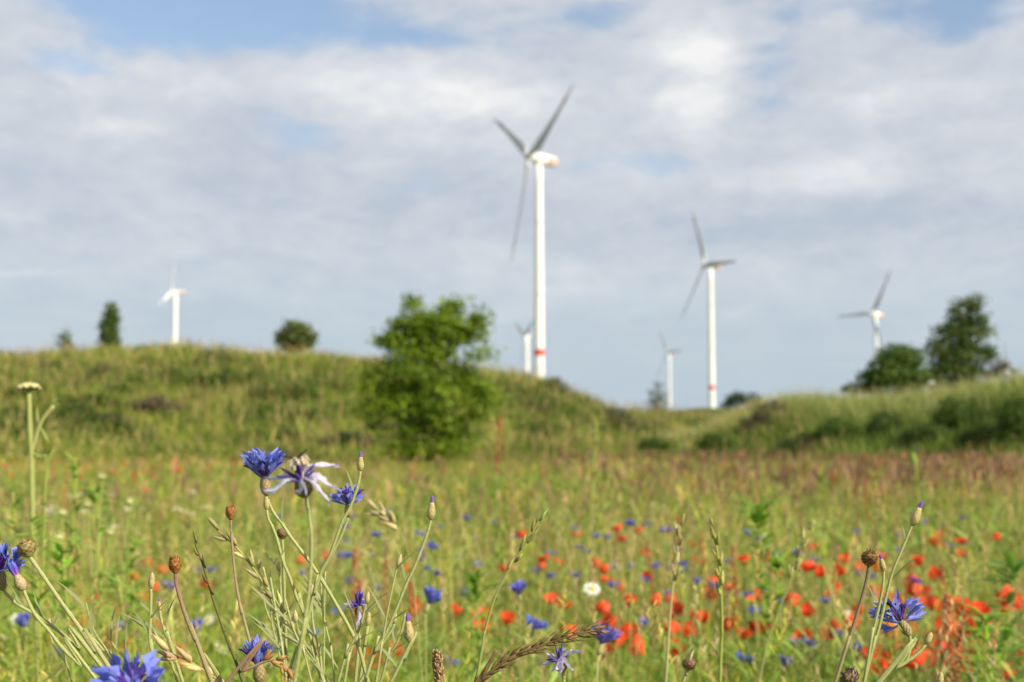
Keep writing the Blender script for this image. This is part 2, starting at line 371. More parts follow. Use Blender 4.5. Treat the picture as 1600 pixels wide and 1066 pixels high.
    stalks(1600, 8, 14, 0.38, 0.58, 0.004, [PINK, MAUVE, RUST, DRY], False, dens=right, hl=(0.08, 0.16), hw=0.010)
    stalks(13000, 11, 46, 0.40, 0.64, 0.006, [PINK, MAUVE, RUST, (0.24, 0.17, 0.07), MAUVE], False, dens=right, hl=(0.09, 0.20), hw=0.019)
    stalks(4500, 9, 46, 0.36, 0.56, 0.006, [STRAW, YELLOW, DRY, PINK], False, dens=left, hl=(0.08, 0.16), hw=0.016)
    # pale bare stalks and straws that stand out of the sward, in clumps
    def straws(n, y0, y1, hlo, hhi, wlo, whi):
        x, y = scatter(n * 3, y0, y1); k = fbm(x + 21, y + 8, 0.9 + 0.05 * y0) > 0.52; x, y = x[k], y[k]; m = len(x)
        c = cols(m, (0.40, 0.42, 0.13), (0.33, 0.38, 0.09), (0.48, 0.40, 0.20), (0.26, 0.34, 0.05))
        G.add(x, y, hz(x, y), RNG.uniform(hlo, hhi, m), RNG.uniform(0.02, 0.95, m), RNG.uniform(wlo, whi, m), c, c * 1.1, 5, None, 2.4, 'line')
    straws(900, 1.75, 3.6, 0.34, 0.60, 0.0020, 0.0036); straws(1200, 3.5, 8, 0.36, 0.60, 0.003, 0.006)
    x, y = scatter(8000, 1.7, 3.4); k = x / y < -0.12 - 0.16 * RNG.random(8000); x, y = x[k], y[k]; m = len(x)
    c = cols(m, (0.14, 0.24, 0.02), (0.20, 0.28, 0.04), (0.28, 0.31, 0.06)); G.add(x, y, hz(x, y), RNG.uniform(0.30, 0.62, m), RNG.uniform(0.05, 0.6, m), RNG.uniform(0.003, 0.007, m), c, c * 1.1, 4)
    G.build('meadow_grass', 'tall mixed grass and herbs filling the flower meadow')
meadow()
def slopes():
    G = Blades()
    n = 120000
    x = RNG.uniform(-34, 10, n) ; y = RNG.uniform(36, 74, n)
    z = hz(x, y); k = (z > 0.12) & (np.abs(x / y) < 0.48); px = 800 + F * x / y; k &= px < 1330; x, y, z, px = x[k], y[k], z[k], px[k]; m = len(x)
    p = 0.6 * fbm(x, y * 1.0, 3.6) + 0.4 * fbm(x + 11, y, 1.4); p2 = fbm(x + 50, y + 20, 2.0); p3 = fbm(x + 9, y + 90, 6.0)
    c = cols(m, (0.155, 0.215, 0.022), (0.20, 0.25, 0.034), (0.25, 0.26, 0.050)); cd = cols(m, (0.055, 0.095, 0.012), (0.075, 0.115, 0.016)); cp = cols(m, (0.31, 0.225, 0.11), (0.28, 0.24, 0.10))
    crest = np.clip((z - 3.2) / 2, 0, 1) * 0.35 * (px < 960)
    a = np.clip((0.52 - p) * 9.0, 0, 0.95)[:, None]; b = (np.clip((p2 - 0.56) * 4 + crest + (p3 - 0.5) * 1.2 + 0.18 * (px > 480) * (px < 900), 0, 0.62))[:, None]
    c = c * (1 - b) + cp * b; c = c * (1 - a) + cd * a
    h = RNG.uniform(0.15, 0.55, m) * (0.5 + 1.1 * np.clip(2.2 * (fbm(x + 3, y + 60, 1.8) - 0.25), 0, 1))
    G.add(x, y, z - 0.03, h, RNG.uniform(0.1, 0.8, m), RNG.uniform(0.03, 0.075, m), c * 0.95, c * 1.05, 2)
    k = RNG.random(m) < 0.10; mm = int(k.sum())
    G.add(x[k], y[k], z[k], RNG.uniform(0.5, 0.9, mm), RNG.uniform(0.05, 0.4, mm), np.full(mm, 0.022), cols(mm, (0.28, 0.26, 0.08)), cols(mm, PINK, DRY, STRAW), 3, None, 2, 'line')
    n = 9000; x = RNG.uniform(-34, 8, n); y = RNG.uniform(36, 70, n); z = hz(x, y); px = 800 + F * x / y
    k = (z > 0.12) & (np.abs(x / y) < 0.48) & (px < 1250) & (fbm(x + 71, y + 13, 2.2) > 0.47); x, y, z = x[k], y[k], z[k]; m = len(x); hh = RNG.uniform(0.15, 0.55, m); base_c = cols(m, (0.10, 0.165, 0.018), (0.15, 0.21, 0.025), (0.08, 0.13, 0.02), (0.19, 0.21, 0.05))
    for j in range(7):
        G.add(x + RNG.normal(0, 0.08, m), y + RNG.normal(0, 0.08, m), z + hh * RNG.uniform(0.2, 1.0, m), RNG.uniform(0.10, 0.22, m), RNG.uniform(0.6, 1.6, m), RNG.uniform(0.05, 0.10, m), base_c * 0.95, base_c * 1.05, 2, None, 1.2, 'lens')
    G.build('slope_grass', 'rough green and straw coloured grass covering the long left mound')
    G = Blades()
    n = 70000
    x = RNG.uniform(4, 26, n); y = RNG.uniform(27, 60, n); z = hz(x, y); px = 800 + F * x / y
    k = (z > 0.08) & (px > 1030) & (px < 1850); x, y, z, px = x[k], y[k], z[k], px[k]; m = len(x)
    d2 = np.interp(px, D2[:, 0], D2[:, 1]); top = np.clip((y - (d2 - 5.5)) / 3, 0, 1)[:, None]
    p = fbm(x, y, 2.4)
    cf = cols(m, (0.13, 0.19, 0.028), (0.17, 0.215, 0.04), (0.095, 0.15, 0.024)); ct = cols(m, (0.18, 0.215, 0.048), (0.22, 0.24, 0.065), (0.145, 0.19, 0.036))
    c = cf * (1 - top) + ct * top; a = np.clip((0.56 - p) * 6, 0, 0.9)[:, None] * (1 - top); c = c * (1 - a) + cols(m, (0.05, 0.09, 0.016), (0.075, 0.12, 0.02)) * a  # sunlit crest put into the blade colour as lighter, the front as darker
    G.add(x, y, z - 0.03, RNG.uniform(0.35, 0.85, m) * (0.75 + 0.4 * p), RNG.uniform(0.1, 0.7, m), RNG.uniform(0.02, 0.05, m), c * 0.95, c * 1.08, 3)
    k = (RNG.random(m) < 0.14) & (top[:, 0] > 0.3); mm = int(k.sum())
    G.add(x[k], y[k], z[k], RNG.uniform(0.7, 1.1, mm), RNG.uniform(0.05, 0.4, mm), np.full(mm, 0.025), cols(mm, (0.24, 0.25, 0.08)), cols(mm, (0.42, 0.38, 0.20), (0.34, 0.32, 0.14)), 3, None, 2, 'blade')
    G.build('bank_grass', 'tall pale topped grass covering the bank on the right side, its lit crest painted lighter')
slopes()

# ------------------------------------------------------------------ trees and bushes
def hit(px, py, lo=20.0, hi=90.0):
    d = lo
    while d < hi:
        p = P(px, py, d)
        if p.z < h1(p.x, p.y): return d
        d += 0.25
    return hi
def leaf_mesh(name, centers, size, outward, col, parent, fold=0.25):
    n = len(centers)
    nrm = RNG.normal(0, 1, (n, 3)) + outward * 0.9 + np.array([0, 0, 0.5]); nrm /= np.linalg.norm(nrm, axis=1)[:, None]
    t = np.cross(nrm, RNG.normal(0, 1, (n, 3))); t /= np.linalg.norm(t, axis=1)[:, None] + 1e-9; b = np.cross(nrm, t)
    s = (size * RNG.uniform(0.6, 1.3, n))[:, None]
    V = np.stack([centers - t * s * 0.6, centers + b * s * 0.40 + nrm * s * fold * 0.5, centers + t * s * 0.6, centers - b * s * 0.40 + nrm * s * fold * 0.5], 1).reshape(-1, 3)
    Q = np.arange(4 * n).reshape(-1, 4); CC = np.repeat(col, 4, 0)
    return np_mesh(name, V, Q, CC, M_LEAF, parent, smooth=False)
def tree(name, label, cat, lobes, d, leaf, per, twigs, pal, group=None, stems=1, base=None, rdepth=0.85, trunk_r=0.09, spread=0.5, limb=True, ground_z=None, shell=0.45, airy=0.7):
    """lobes: (px, py, rx, ry) ellipses of the crown at distance d; the crown is a cloud of leaf clumps in ellipsoids of those sizes, on limbs."""
    k = d / F
    bx, by = base if base else (lobes[-1][0], None)
    gx = (bx - 800) / F * d; gz = h1(gx, d) if ground_z is None else ground_z
    root = tag(empty(name, (gx, d, gz)), label, cat, group); O = Vector((gx, d, gz))
    T = MB(); pts, outw, ci = [], [], []
    tot = sum(l[2] * l[3] for l in lobes); ends = []
    zc = [CAMZ + (693 - l[1]) * k for l in lobes]; ztop = max(zc); zmid = gz + (ztop - gz) * 0.55
    for (px, py, rx, ry), z in zip(lobes, zc):
        c = np.array([(px - 800) * k, d + rr(-0.5, 0.5) * rx * k * spread, z]); R = np.array([rx * k, (rx + ry) / 2 * k * rdepth, ry * k])
        nt = max(3, int(twigs * rx * ry / tot))
        u = RNG.normal(0, 1, (nt, 3)); u /= np.linalg.norm(u, axis=1)[:, None]; r = RNG.uniform(shell, 1.0, (nt, 1)) ** 0.6
        tw = c + u * r * R
        ends.append((Vector(c), rx * k, [Vector(q) for q in tw[:4]]))
        for q, uu in zip(tw, u):
            m = max(3, int(per * rr(0.6, 1.4))); sp = leaf * rr(0.8, 1.3 + airy)
            pts.append(q + np.clip(RNG.normal(0, 1, (m, 3)), -1.5, 1.5) * np.array([sp, sp, sp * 0.7])); outw.append(np.repeat(uu[None], m, 0))
            bc = np.array(pal[random.randrange(len(pal))]) * rr(0.82, 1.2); ci.append(np.clip(bc * RNG.uniform(0.85, 1.18, (m, 1)), 0, 1))
    if limb:
        for s_ in range(stems):
            a = Vector((gx + rr(-0.1, 0.1) * (stems > 1) * 3, d + rr(-0.1, 0.1) * (stems > 1) * 2, gz - 0.1)); top = Vector((gx + rr(-0.2, 0.2) * (stems > 1), d, gz + (ztop - gz) * 0.93))
            mid = a.lerp(top, 0.5) + Vector((rr(-1, 1) * 0.04, 0, 0)) * (ztop - gz)
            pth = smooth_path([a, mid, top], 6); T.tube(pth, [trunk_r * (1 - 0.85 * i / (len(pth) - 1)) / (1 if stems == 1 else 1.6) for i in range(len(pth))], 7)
        for c, r_, tws in ends:
            zj = gz + max(0.25, min(0.8, (c.z - gz) / max(0.1, ztop - gz) * 0.62)) * (ztop - gz); j = Vector((gx, d, zj))
            if (c - j).length > 0.2:
                T.tube(smooth_path([j, j.lerp(c, 0.55) + Vector((0, 0, 0.04)), c], 3), [trunk_r * 0.40 * (1 - 0.7 * i / 6) for i in range(7)], 5)
            for q in tws: T.tube([c, q], [trunk_r * 0.12, trunk_r * 0.05], 4)
        T.build('trunk' if stems == 1 else 'stems', M_BARK, root, O)
    o = leaf_mesh('crown', np.concatenate(pts) - np.array(O), leaf, np.concatenate(outw), np.concatenate(ci), root)
    return root
MAPLE = [(0.18, 0.275, 0.014), (0.22, 0.315, 0.018), (0.13, 0.22, 0.014), (0.26, 0.35, 0.035)]
tree('maple_tree', 'round bushy green tree standing alone at the far edge of the meadow', 'tree',
     [(643, 480, 15, 17), (650, 500, 17, 14), (618, 512, 22, 16), (607, 530, 24, 14), (708, 477, 24, 12), (690, 494, 22, 16), (752, 498, 14, 15), (736, 520, 24, 22), (702, 522, 34, 24), (662, 530, 26, 24), (632, 552, 30, 24), (685, 556, 40, 20),
      (587, 576, 22, 12), (640, 588, 46, 22), (700, 590, 44, 22), (752, 560, 22, 9), (598, 608, 30, 18), (612, 636, 40, 20), (580, 638, 20, 12), (680, 628, 50, 24), (742, 612, 30, 20), (748, 640, 24, 14), (700, 658, 46, 20), (640, 668, 34, 16), (668, 690, 30, 12), (590, 664, 16, 8), (572, 612, 14, 12), (764, 618, 16, 16), (710, 682, 40, 12), (625, 690, 30, 8), (660, 620, 40, 40), (668, 508, 30, 26), (700, 508, 34, 22), (640, 530, 30, 24), (572, 590, 12, 14), (655, 706, 42, 13), (705, 702, 34, 11), (620, 704, 24, 9), (670, 718, 40, 12)],
     40, 0.105, 24, 900, MAPLE, base=(668, 0), trunk_r=0.10, spread=0.9, shell=0.15, airy=1.2)
DG = [(0.078, 0.140, 0.018), (0.10, 0.165, 0.020), (0.058, 0.112, 0.016)]
OL = [(0.15, 0.195, 0.048), (0.11, 0.155, 0.036), (0.175, 0.21, 0.065)]
tree('poplar_tree', 'narrow upright dark green tree on the crest of the left mound', 'tree', [(172, 479, 3.5, 7), (171, 490, 6, 9), (171, 499, 9, 10), (171, 512, 11, 13), (170, 529, 12, 13), (169, 543, 10, 10)], 68, 0.11, 20, 200, OL + DG, base=(170, 0), trunk_r=0.07)
tree('young_tree', 'small round topped tree on the mound between the poplar and the maple', 'tree', [(456, 511, 8, 7), (468, 517, 9, 9), (447, 525, 9, 9), (478, 526, 9, 10), (461, 528, 12, 10), (470, 538, 14, 9), (450, 540, 11, 9)], 67, 0.15, 18, 170, OL, base=(463, 0), trunk_r=0.06)
tree('thin_tree', 'thin sparse little tree at the left end of the mound crest', 'tree', [(101, 524, 6, 7), (98, 535, 7, 8), (104, 542, 8, 8)], 66, 0.12, 8, 40, OL, base=(101, 0), trunk_r=0.035)
tree('birch_tree', 'tall loose branched grey green tree towering behind the right bank', 'tree',
     [(1522, 472, 12, 14), (1502, 480, 10, 10), (1528, 494, 16, 16), (1500, 500, 16, 16), (1482, 520, 16, 14), (1510, 525, 24, 18), (1538, 518, 12, 8), (1468, 545, 16, 16), (1500, 552, 28, 18), (1536, 550, 16, 12), (1482, 575, 30, 18), (1520, 582, 28, 16), (1546, 560, 8, 7), (1462, 590, 20, 18), (1500, 604, 44, 12)],
     75, 0.17, 19, 460, OL + DG, base=(1505, 0), trunk_r=0.16, rdepth=0.8, ground_z=1.5)
tree('dark_bush', 'dense rounded dark green bush in front of the tall loose tree', 'bush', [(1405, 562, 34, 20), (1420, 552, 18, 12), (1385, 582, 34, 22), (1420, 588, 34, 22), (1365, 594, 18, 14), (1395, 606, 46, 12)], 62, 0.14, 24, 340, DG + [(0.10, 0.165, 0.02)], base=(1400, 0), stems=3, trunk_r=0.09, ground_z=1.8)
tree('low_bush', 'low dark bush on the bank left of the dense rounded bush', 'bush', [(1338, 607, 18, 7), (1325, 610, 9, 5)], 62, 0.10, 12, 50, DG, base=(1335, 0), stems=3, trunk_r=0.04, ground_z=2.0)
tree('brown_bush', 'small brownish bush beside the foot of the tall loose tree', 'bush', [(1562, 574, 15, 12), (1552, 585, 12, 10), (1575, 585, 12, 9)], 60, 0.10, 10, 70, [(0.10, 0.085, 0.035), (0.075, 0.08, 0.03)], base=(1562, 0), stems=3, trunk_r=0.05, ground_z=2.0)
tree('far_bush', 'dark blue green bush showing over the dip below the second turbine', 'bush', [(1155, 625, 20, 11), (1180, 624, 18, 8), (1140, 632, 14, 8)], 105, 0.16, 12, 110, [(0.035, 0.075, 0.030), (0.045, 0.085, 0.03)], base=(1160, 0), stems=3, trunk_r=0.08, ground_z=1.2)
tree('grey_shrub', 'wispy grey green upright shrub below the small far turbine', 'shrub', [(1026, 608, 8, 12), (1018, 622, 12, 12), (1034, 624, 12, 10), (1025, 638, 18, 12)], 72, 0.10, 7, 90, [(0.14, 0.15, 0.07), (0.10, 0.12, 0.05)], base=(1025, 0), stems=4, trunk_r=0.03)
tree('crest_bush', 'small bright green bush on the falling crest right of the maple', 'bush', [(868, 598, 10, 9), (862, 604, 9, 6), (880, 608, 11, 6)], 66, 0.09, 12, 60, [(0.075, 0.125, 0.014), (0.06, 0.10, 0.014)], base=(868, 0), stems=3, trunk_r=0.03)
SH = [(0.10, 0.115, 0.055), (0.075, 0.085, 0.04), (0.12, 0.125, 0.065)]
tree('olive_bush', 'dull olive bush at the foot of the left mound end', 'bush', [(958, 652, 20, 18), (975, 662, 22, 16), (945, 668, 16, 12), (990, 672, 18, 10)], hit(958, 665, 25, 70) - 0.8, 0.09, 13, 170, SH, base=(960, 0), stems=4, trunk_r=0.03)
tree('pinkish_bush', 'brownish grey dead looking bush on the front of the right bank', 'bush', [(1205, 648, 32, 22), (1180, 665, 26, 16), (1225, 665, 24, 16), (1165, 676, 20, 10)], hit(1205, 660, 25, 60) - 1.0, 0.07, 12, 260, [(0.105, 0.085, 0.06), (0.075, 0.075, 0.04), (0.085, 0.06, 0.045)], base=(1205, 0), stems=5, trunk_r=0.03)
for (px, py, rx, ry, d, pal, lab) in [
        (1115, 690, 24, 13, 44, DG, 'low dark green bush where the meadow meets the dip'), (1025, 693, 26, 10, 46, DG, 'flat dark bush at the meadow edge below the grey shrub'),
        (1310, 672, 36, 20, 40, DG, 'dark leafy bush low on the bank right of the brownish bush'), (1385, 665, 30, 24, 38, [(0.08, 0.125, 0.022), (0.06, 0.10, 0.02)], 'mid green leafy bush halfway along the bank front'),
        (1495, 645, 34, 26, 37, DG, 'tallest dark bush on the bank below the tall loose tree'), (1450, 680, 40, 18, 35, [(0.08, 0.125, 0.022), (0.06, 0.10, 0.02)], 'broad low bush at the bank foot under the white flower'),
        (1540, 680, 40, 24, 34, [(0.10, 0.145, 0.022), (0.08, 0.12, 0.02)], 'yellowish green bush at the bank foot near the right edge'), (1590, 655, 28, 40, 35, DG, 'large dark bush cut by the right edge of the view'),
        (1255, 690, 36, 14, 40, [(0.10, 0.145, 0.03), (0.08, 0.13, 0.025)], 'light green low bush in front of the brownish bush')]:
    tree('bank_bush', lab, 'bush', [(px, py, rx, ry), (px - rx * .5, py + ry * .35, rx * .7, ry * .7), (px + rx * .5, py + ry * .4, rx * .7, ry * .6)], hit(px, min(py + ry * .6, 688), 24, d + 6) - 1.0, 0.065, 13, int(90 + rx * ry * 0.22), pal, 'bushes along the right bank', stems=4, base=(px, 0), trunk_r=0.03)
for (px, py, rx, ry, pal, lab) in [
        (60, 610, 36, 12, DG, 'dark bush on the mound behind the pale flower umbel'), (140, 625, 34, 10, DG, 'wide flat dark bush in the middle of the mound face'), (115, 648, 50, 9, DG, 'long low dark bush at mid height on the mound'),
        (335, 560, 22, 16, OL, 'olive bush just below the crest right of the left turbine'), (350, 592, 18, 20, DG, 'dark upright bush below the crest olive bush'),
        (238, 632, 30, 14, [(0.17, 0.13, 0.09), (0.13, 0.11, 0.06)], 'pinkish dry bush on the mound face'), (185, 668, 16, 12, DG, 'little dark bush near the mound foot'),
        (545, 685, 28, 12, [(0.09, 0.12, 0.04), (0.07, 0.10, 0.03)], 'blue green bush at the mound foot left of the maple'), (480, 650, 22, 12, DG, 'dark bush halfway up the mound left of the maple'),
        (20, 650, 26, 16, OL, 'olive bush low on the mound at the left edge'), (820, 672, 26, 12, DG, 'dark bush at the mound foot right of the maple'), (270, 585, 26, 12, OL, 'rounded olive bush under the left turbine'),
        (90, 575, 24, 8, OL, 'small olive bush high on the mound under the thin tree'), (420, 610, 20, 10, OL, 'olive bush beneath the young round tree')]:
    d = hit(px, py + ry * .7, 30, 68) - 0.5
    tree('mound_bush', lab, 'bush', [(px, py, rx * .8, ry * .8), (px - rx * .7, py + ry * .3, rx * .6, ry * .55), (px + rx * .75, py + ry * .35, rx * .6, ry * .5), (px + rx * 1.3, py + ry * .5, rx * .4, ry * .3), (px - rx * 1.25, py + ry * .4, rx * .45, ry * .35)], d, 0.09, 11, int(60 + rx * ry * 0.22), pal, 'bushes on the left mound', stems=3, base=(px, 0), trunk_r=0.03)

for i in range(34):
    px = rr(-10, 560) if i < 26 else rr(770, 930); top = np.interp(px, PR1[:, 0], PR1[:, 1]); py = rr(top + 6, 690); rx = rr(9, 24); ry = rx * rr(0.35, 0.75); d = hit(px, py + ry * .6, 30, 68) - 0.4
    pal = random.choice([[(0.10, 0.165, 0.018), (0.13, 0.19, 0.025)], [(0.075, 0.125, 0.016), (0.095, 0.15, 0.02)], OL, [(0.17, 0.19, 0.05), (0.14, 0.17, 0.035)], [(0.19, 0.15, 0.09), (0.15, 0.14, 0.06)]])
    tree('scrub', 'low scrubby clump among the grass of the left mound', 'bush', [(px, py, rx * .8, ry), (px - rx * .7, py + ry * .4, rx * .6, ry * .6), (px + rx * .8, py + ry * .3, rx * .5, ry * .6)], d, 0.085, 10, int(26 + rx * ry * 0.2), pal, 'scrub clumps on the left mound', stems=2, base=(px, 0), trunk_r=0.02)
# ------------------------------------------------------------------ wind turbines
def turbine(label, hx, hy, H, R, theta, phis, tilt=6.0, nac=10.5, tower_px=None, red=0.55, bandz=0.32, bw=1.0, bmat=None):
    """hx, hy: hub in the photo; H: hub height in metres gives the distance; R: rotor radius in metres; theta: yaw off the view direction."""
    hub = P(hx, hy, 1.0) - Vector((0, 0, CAMZ)); hub = Vector((0, 0, CAMZ)) + hub * ((H - CAMZ) / hub.z)
    v = Vector(((hx - 800) / F, 1, 0)).normalized(); r = Vector((v.y, -v.x, 0)); up = Vector((0, 0, 1))
    th = math.radians(theta); n0 = -math.sin(th) * r - math.cos(th) * v; e1 = math.cos(th) * r - math.sin(th) * v
    ta = math.radians(tilt); n = n0 * math.cos(ta) + up * math.sin(ta); e2 = up * math.cos(ta) - n0 * math.sin(ta)
    sc = R / 38.0; tw = hub - n0 * (3.9 * sc); O = Vector((tw.x, tw.y, h1(tw.x, tw.y)))
    root = tag(empty('wind_turbine', O), label, 'wind turbine', 'wind turbines')
    r0 = 2.05 * (tower_px or 1.0); r1 = r0 * 0.62; zt = H - 1.7 * sc
    rad = lambda z: r0 + (r1 - r0) * z / zt
    T = MB(); zs = [0 if i == 0 else zt * i / 14 for i in range(15)]
    T.tube([Vector((O.x, O.y, O.z - 0.5 + z if z == 0 else z)) for z in zs], [rad(z) for z in zs], 32); tower = T.build('tower', M_WHITE, root, O)
    zb = H * bandz
    T = MB(); T.tube([Vector((O.x, O.y, zb + dz)) for dz in (-1.15, 1.15)], [rad(zb - 1.15) + 0.03, rad(zb + 1.15) + 0.03], 32, caps=False); T.build('red_band', M_RED, tower, O)
    for fz in (0.27, 0.52, 0.77):
        T = MB(); T.tube([Vector((O.x, O.y, H * fz + dz)) for dz in (-0.16, 0.16)], [rad(H * fz) + 0.05] * 2, 32, (1, 1, 1)); T.build('flange_ring', M_BLADE, tower, O)
    def body(name, stations, material, parent, sq=0.6):
        B = MB(); nseg = 20; V, Fc = [], []
        for (t, w, h) in stations:
            for q in range(nseg):
                a = 2 * math.pi * q / nseg; ca, sa = math.cos(a), math.sin(a)
                V.append(hub - n * (t * sc) + e1 * (math.copysign(abs(ca) ** sq, ca) * w * sc) + e2 * (math.copysign(abs(sa) ** sq, sa) * h * sc))
        m = len(stations)
        Fc = [(i * nseg + q, i * nseg + (q + 1) % nseg, (i + 1) * nseg + (q + 1) % nseg, (i + 1) * nseg + q) for i in range(m - 1) for q in range(nseg)] + [tuple(range(nseg - 1, -1, -1)), tuple((m - 1) * nseg + q for q in range(nseg))]
        B.raw(V, Fc, (1, 1, 1)); return B.build(name, material, parent, O)
    nb = body('nacelle', [(1.5, 1.2, 1.25), (2.2, 1.6, 1.7), (4, 1.75, 1.85), (nac * 0.55, 1.75, 1.85), (nac * 0.9, 1.7, 1.75), (nac, 1.45, 1.4), (nac + 0.25, 1.1, 1.0)], M_WHITE, root)
    body('red_panel', [(nac * (1 - red * 0.62), 1.79, 1.62), (nac * 0.91, 1.74, 1.55), (nac + 0.05, 1.48, 1.3), (nac + 0.33, 1.1, 0.9)], M_PALERED, nb)
    body('hub', [(-1.9, 0.15, 0.15), (-1.6, 0.75, 0.75), (-0.9, 1.2, 1.2), (0, 1.45, 1.45), (0.9, 1.5, 1.5), (1.5, 1.35, 1.35)], M_WHITE, root, 1.0)
    for ph in phis:
        a = math.radians(ph); ax = e1 * math.cos(a) + e2 * math.sin(a); tg = e2 * math.cos(a) - e1 * math.sin(a)
        st = [(0.03, 0.9, 0.9, 0), (0.08, 0.95, 0.85, 8), (0.14, 1.5, 0.62, 16), (0.21, 1.85, 0.46, 15), (0.32, 1.62, 0.34, 11), (0.48, 1.26, 0.25, 8), (0.65, 0.95, 0.18, 5), (0.8, 0.72, 0.13, 3), (0.92, 0.52, 0.09, 2), (0.985, 0.28, 0.05, 1), (1.0, 0.08, 0.03, 1)]
        def loft(sts, grow):
            V = []; nn = 14
            for (u, ch, thk, twist) in sts:
                tws = math.radians(twist + 4); cd = tg * math.cos(tws) + n * math.sin(tws); td = n * math.cos(tws) - tg * math.sin(tws)
                cen = hub + ax * (u * R) + n * (1.7 * sc * u * u) - cd * (ch * 0.35 * sc * min(1, max(0, (u - 0.05) * 8)))
                for q in range(nn):
                    b = 2 * math.pi * q / nn; xx = math.cos(b); yy = math.sin(b) * (1.0 if u < 0.1 else (0.62 + 0.38 * -xx) ** 0.9)
                    V.append(cen + cd * (xx * (ch * sc * bw + grow)) + td * (yy * (thk * sc * bw + grow)))
            m = len(sts); Fc = [(i * nn + q, i * nn + (q + 1) % nn, (i + 1) * nn + (q + 1) % nn, (i + 1) * nn + q) for i in range(m - 1) for q in range(nn)] + [tuple(range(nn - 1, -1, -1)), tuple((m - 1) * nn + q for q in range(nn))]
            B = MB(); B.raw(V, Fc, (1, 1, 1)); return B
        bl = loft(st, 0.0).build('blade', bmat or M_BLADE, root, O)
        def at(u):
            for s0, s1 in zip(st, st[1:]):
                if s0[0] <= u <= s1[0]:
                    t = (u - s0[0]) / (s1[0] - s0[0]); return tuple(p + (q - p) * t for p, q in zip(s0, s1))
        loft([at(0.76), at(0.82), at(0.86)], 0.03).build('tip_band', M_TIP, bl, O)
    return root
turbine('tallest white wind turbine, with a red ring low on its tower', 826, 245, 100, 38, 65, (28, 148, 268), 7)
turbine('second largest turbine, between the tallest one and the tall loose tree', 1101, 413, 100, 36, 59, (116, 236, 356), 5, bandz=0.315)
turbine('white turbine standing behind the left mound crest beside the poplar', 268, 456, 90, 23, 104, (96, 216, 336), 5, nac=13, bw=1.15, bmat=M_WHITE)  # blades get the tower white instead of the shade grey, to look sunlit
turbine('turbine partly hidden by the dense dark bush on the right', 1362, 490, 100, 38, 47, (60, 180, 300), 7)
turbine('small far turbine left of the second largest one, above the grey shrub', 1042, 551, 100, 31, 55, (122, 2, 242), 5)
turbine('faint far turbine right behind the tower of the tallest turbine', 819, 524, 95, 24, 66, (150, 30, 270), 5, tower_px=1.25, bw=1.8)
turbine('tiny turbine whose blade rises above the thin tree on the mound', 100, 540, 90, 24, 70, (88, 208, 328), 5)
turbine('tiny turbine at the far right edge above the brownish bush', 1570, 566, 95, 26, 60, (96, 216, 336), 5)

# ------------------------------------------------------------------ plants in focus
STEMC = (0.36, 0.385, 0.145); BLUE = (0.195, 0.235, 0.71); VIOLET = (0.10, 0.035, 0.30); LILAC = (0.60, 0.56, 0.78)
def frame(a):
    a = a.normalized(); s = a.cross(Vector((0, 1, 0.2))).normalized(); return a, s, a.cross(s)
def to_ground(pts, shift=0.25):
    L_ = pts[-1]; dv = (pts[-1] - pts[-2]).normalized(); h = L_.z
    return pts + [Vector((L_.x + dv.x * h * 0.5, L_.y + rr(0.0, 0.04), h * 0.5)), Vector((L_.x + dv.x * h * 0.7, L_.y + rr(0, 0.06), -0.01))]
def ovoid(B, base, a, L_, prof, n, colf):
    a, s, b = frame(a); V, c, m = [], [], len(prof)
    for i, r in enumerate(prof):
        t = i / (m - 1)
        for k in range(n):
            q = 2 * math.pi * k / n; V.append(base + a * (L_ * t) + s * (r * math.cos(q)) + b * (r * math.sin(q))); c.append(colf(t))
    Fc = [(i * n + k, i * n + (k + 1) % n, (i + 1) * n + (k + 1) % n, (i + 1) * n + k) for i in range(m - 1) for k in range(n)] + [tuple(range(n - 1, -1, -1)), tuple((m - 1) * n + k for k in range(n))]
    B.raw(V, Fc, c)
def scales(B, base, a, L_, R, rows, per, colA, colB, prof, lift=1.06, droop=0.0):
    a, s, b = frame(a)
    for j in range(rows):
        t0 = 0.04 + 0.80 * j / rows
        for k in range(per):
            q = 2 * math.pi * (k + 0.5 * (j % 2)) / per + rr(-0.08, 0.08); w = 2 * math.pi / per * 0.56
            def pt(t, dq, lf):
                r = np.interp(t, np.linspace(0, 1, len(prof)), prof) * lf; return base + a * (L_ * t) + s * (r * math.cos(q + dq)) + b * (r * math.sin(q + dq))
            t1, t2 = min(1, t0 + 0.13), min(1.03, t0 + 0.24 + rr(-0.02, 0.02)); c1 = jit(colA, 0.14); c2 = jit(colB, 0.25)
            B.raw([pt(t0, -w * 0.8, 1.01), pt(t0, w * 0.8, 1.01), pt(t1, w, lift), pt(t2, 0, lift * (1.05 + droop)), pt(t1, -w, lift), pt(t1, 0, lift * 1.04)],
                  [(0, 1, 2, 5), (0, 5, 4), (5, 2, 3), (4, 5, 3)], [c1, c1, c2, c2, c2, jit(colA, 0.1)])
OV = [0.0016, 0.0029, 0.0036, 0.0038, 0.0036, 0.0033, 0.0029, 0.0026]
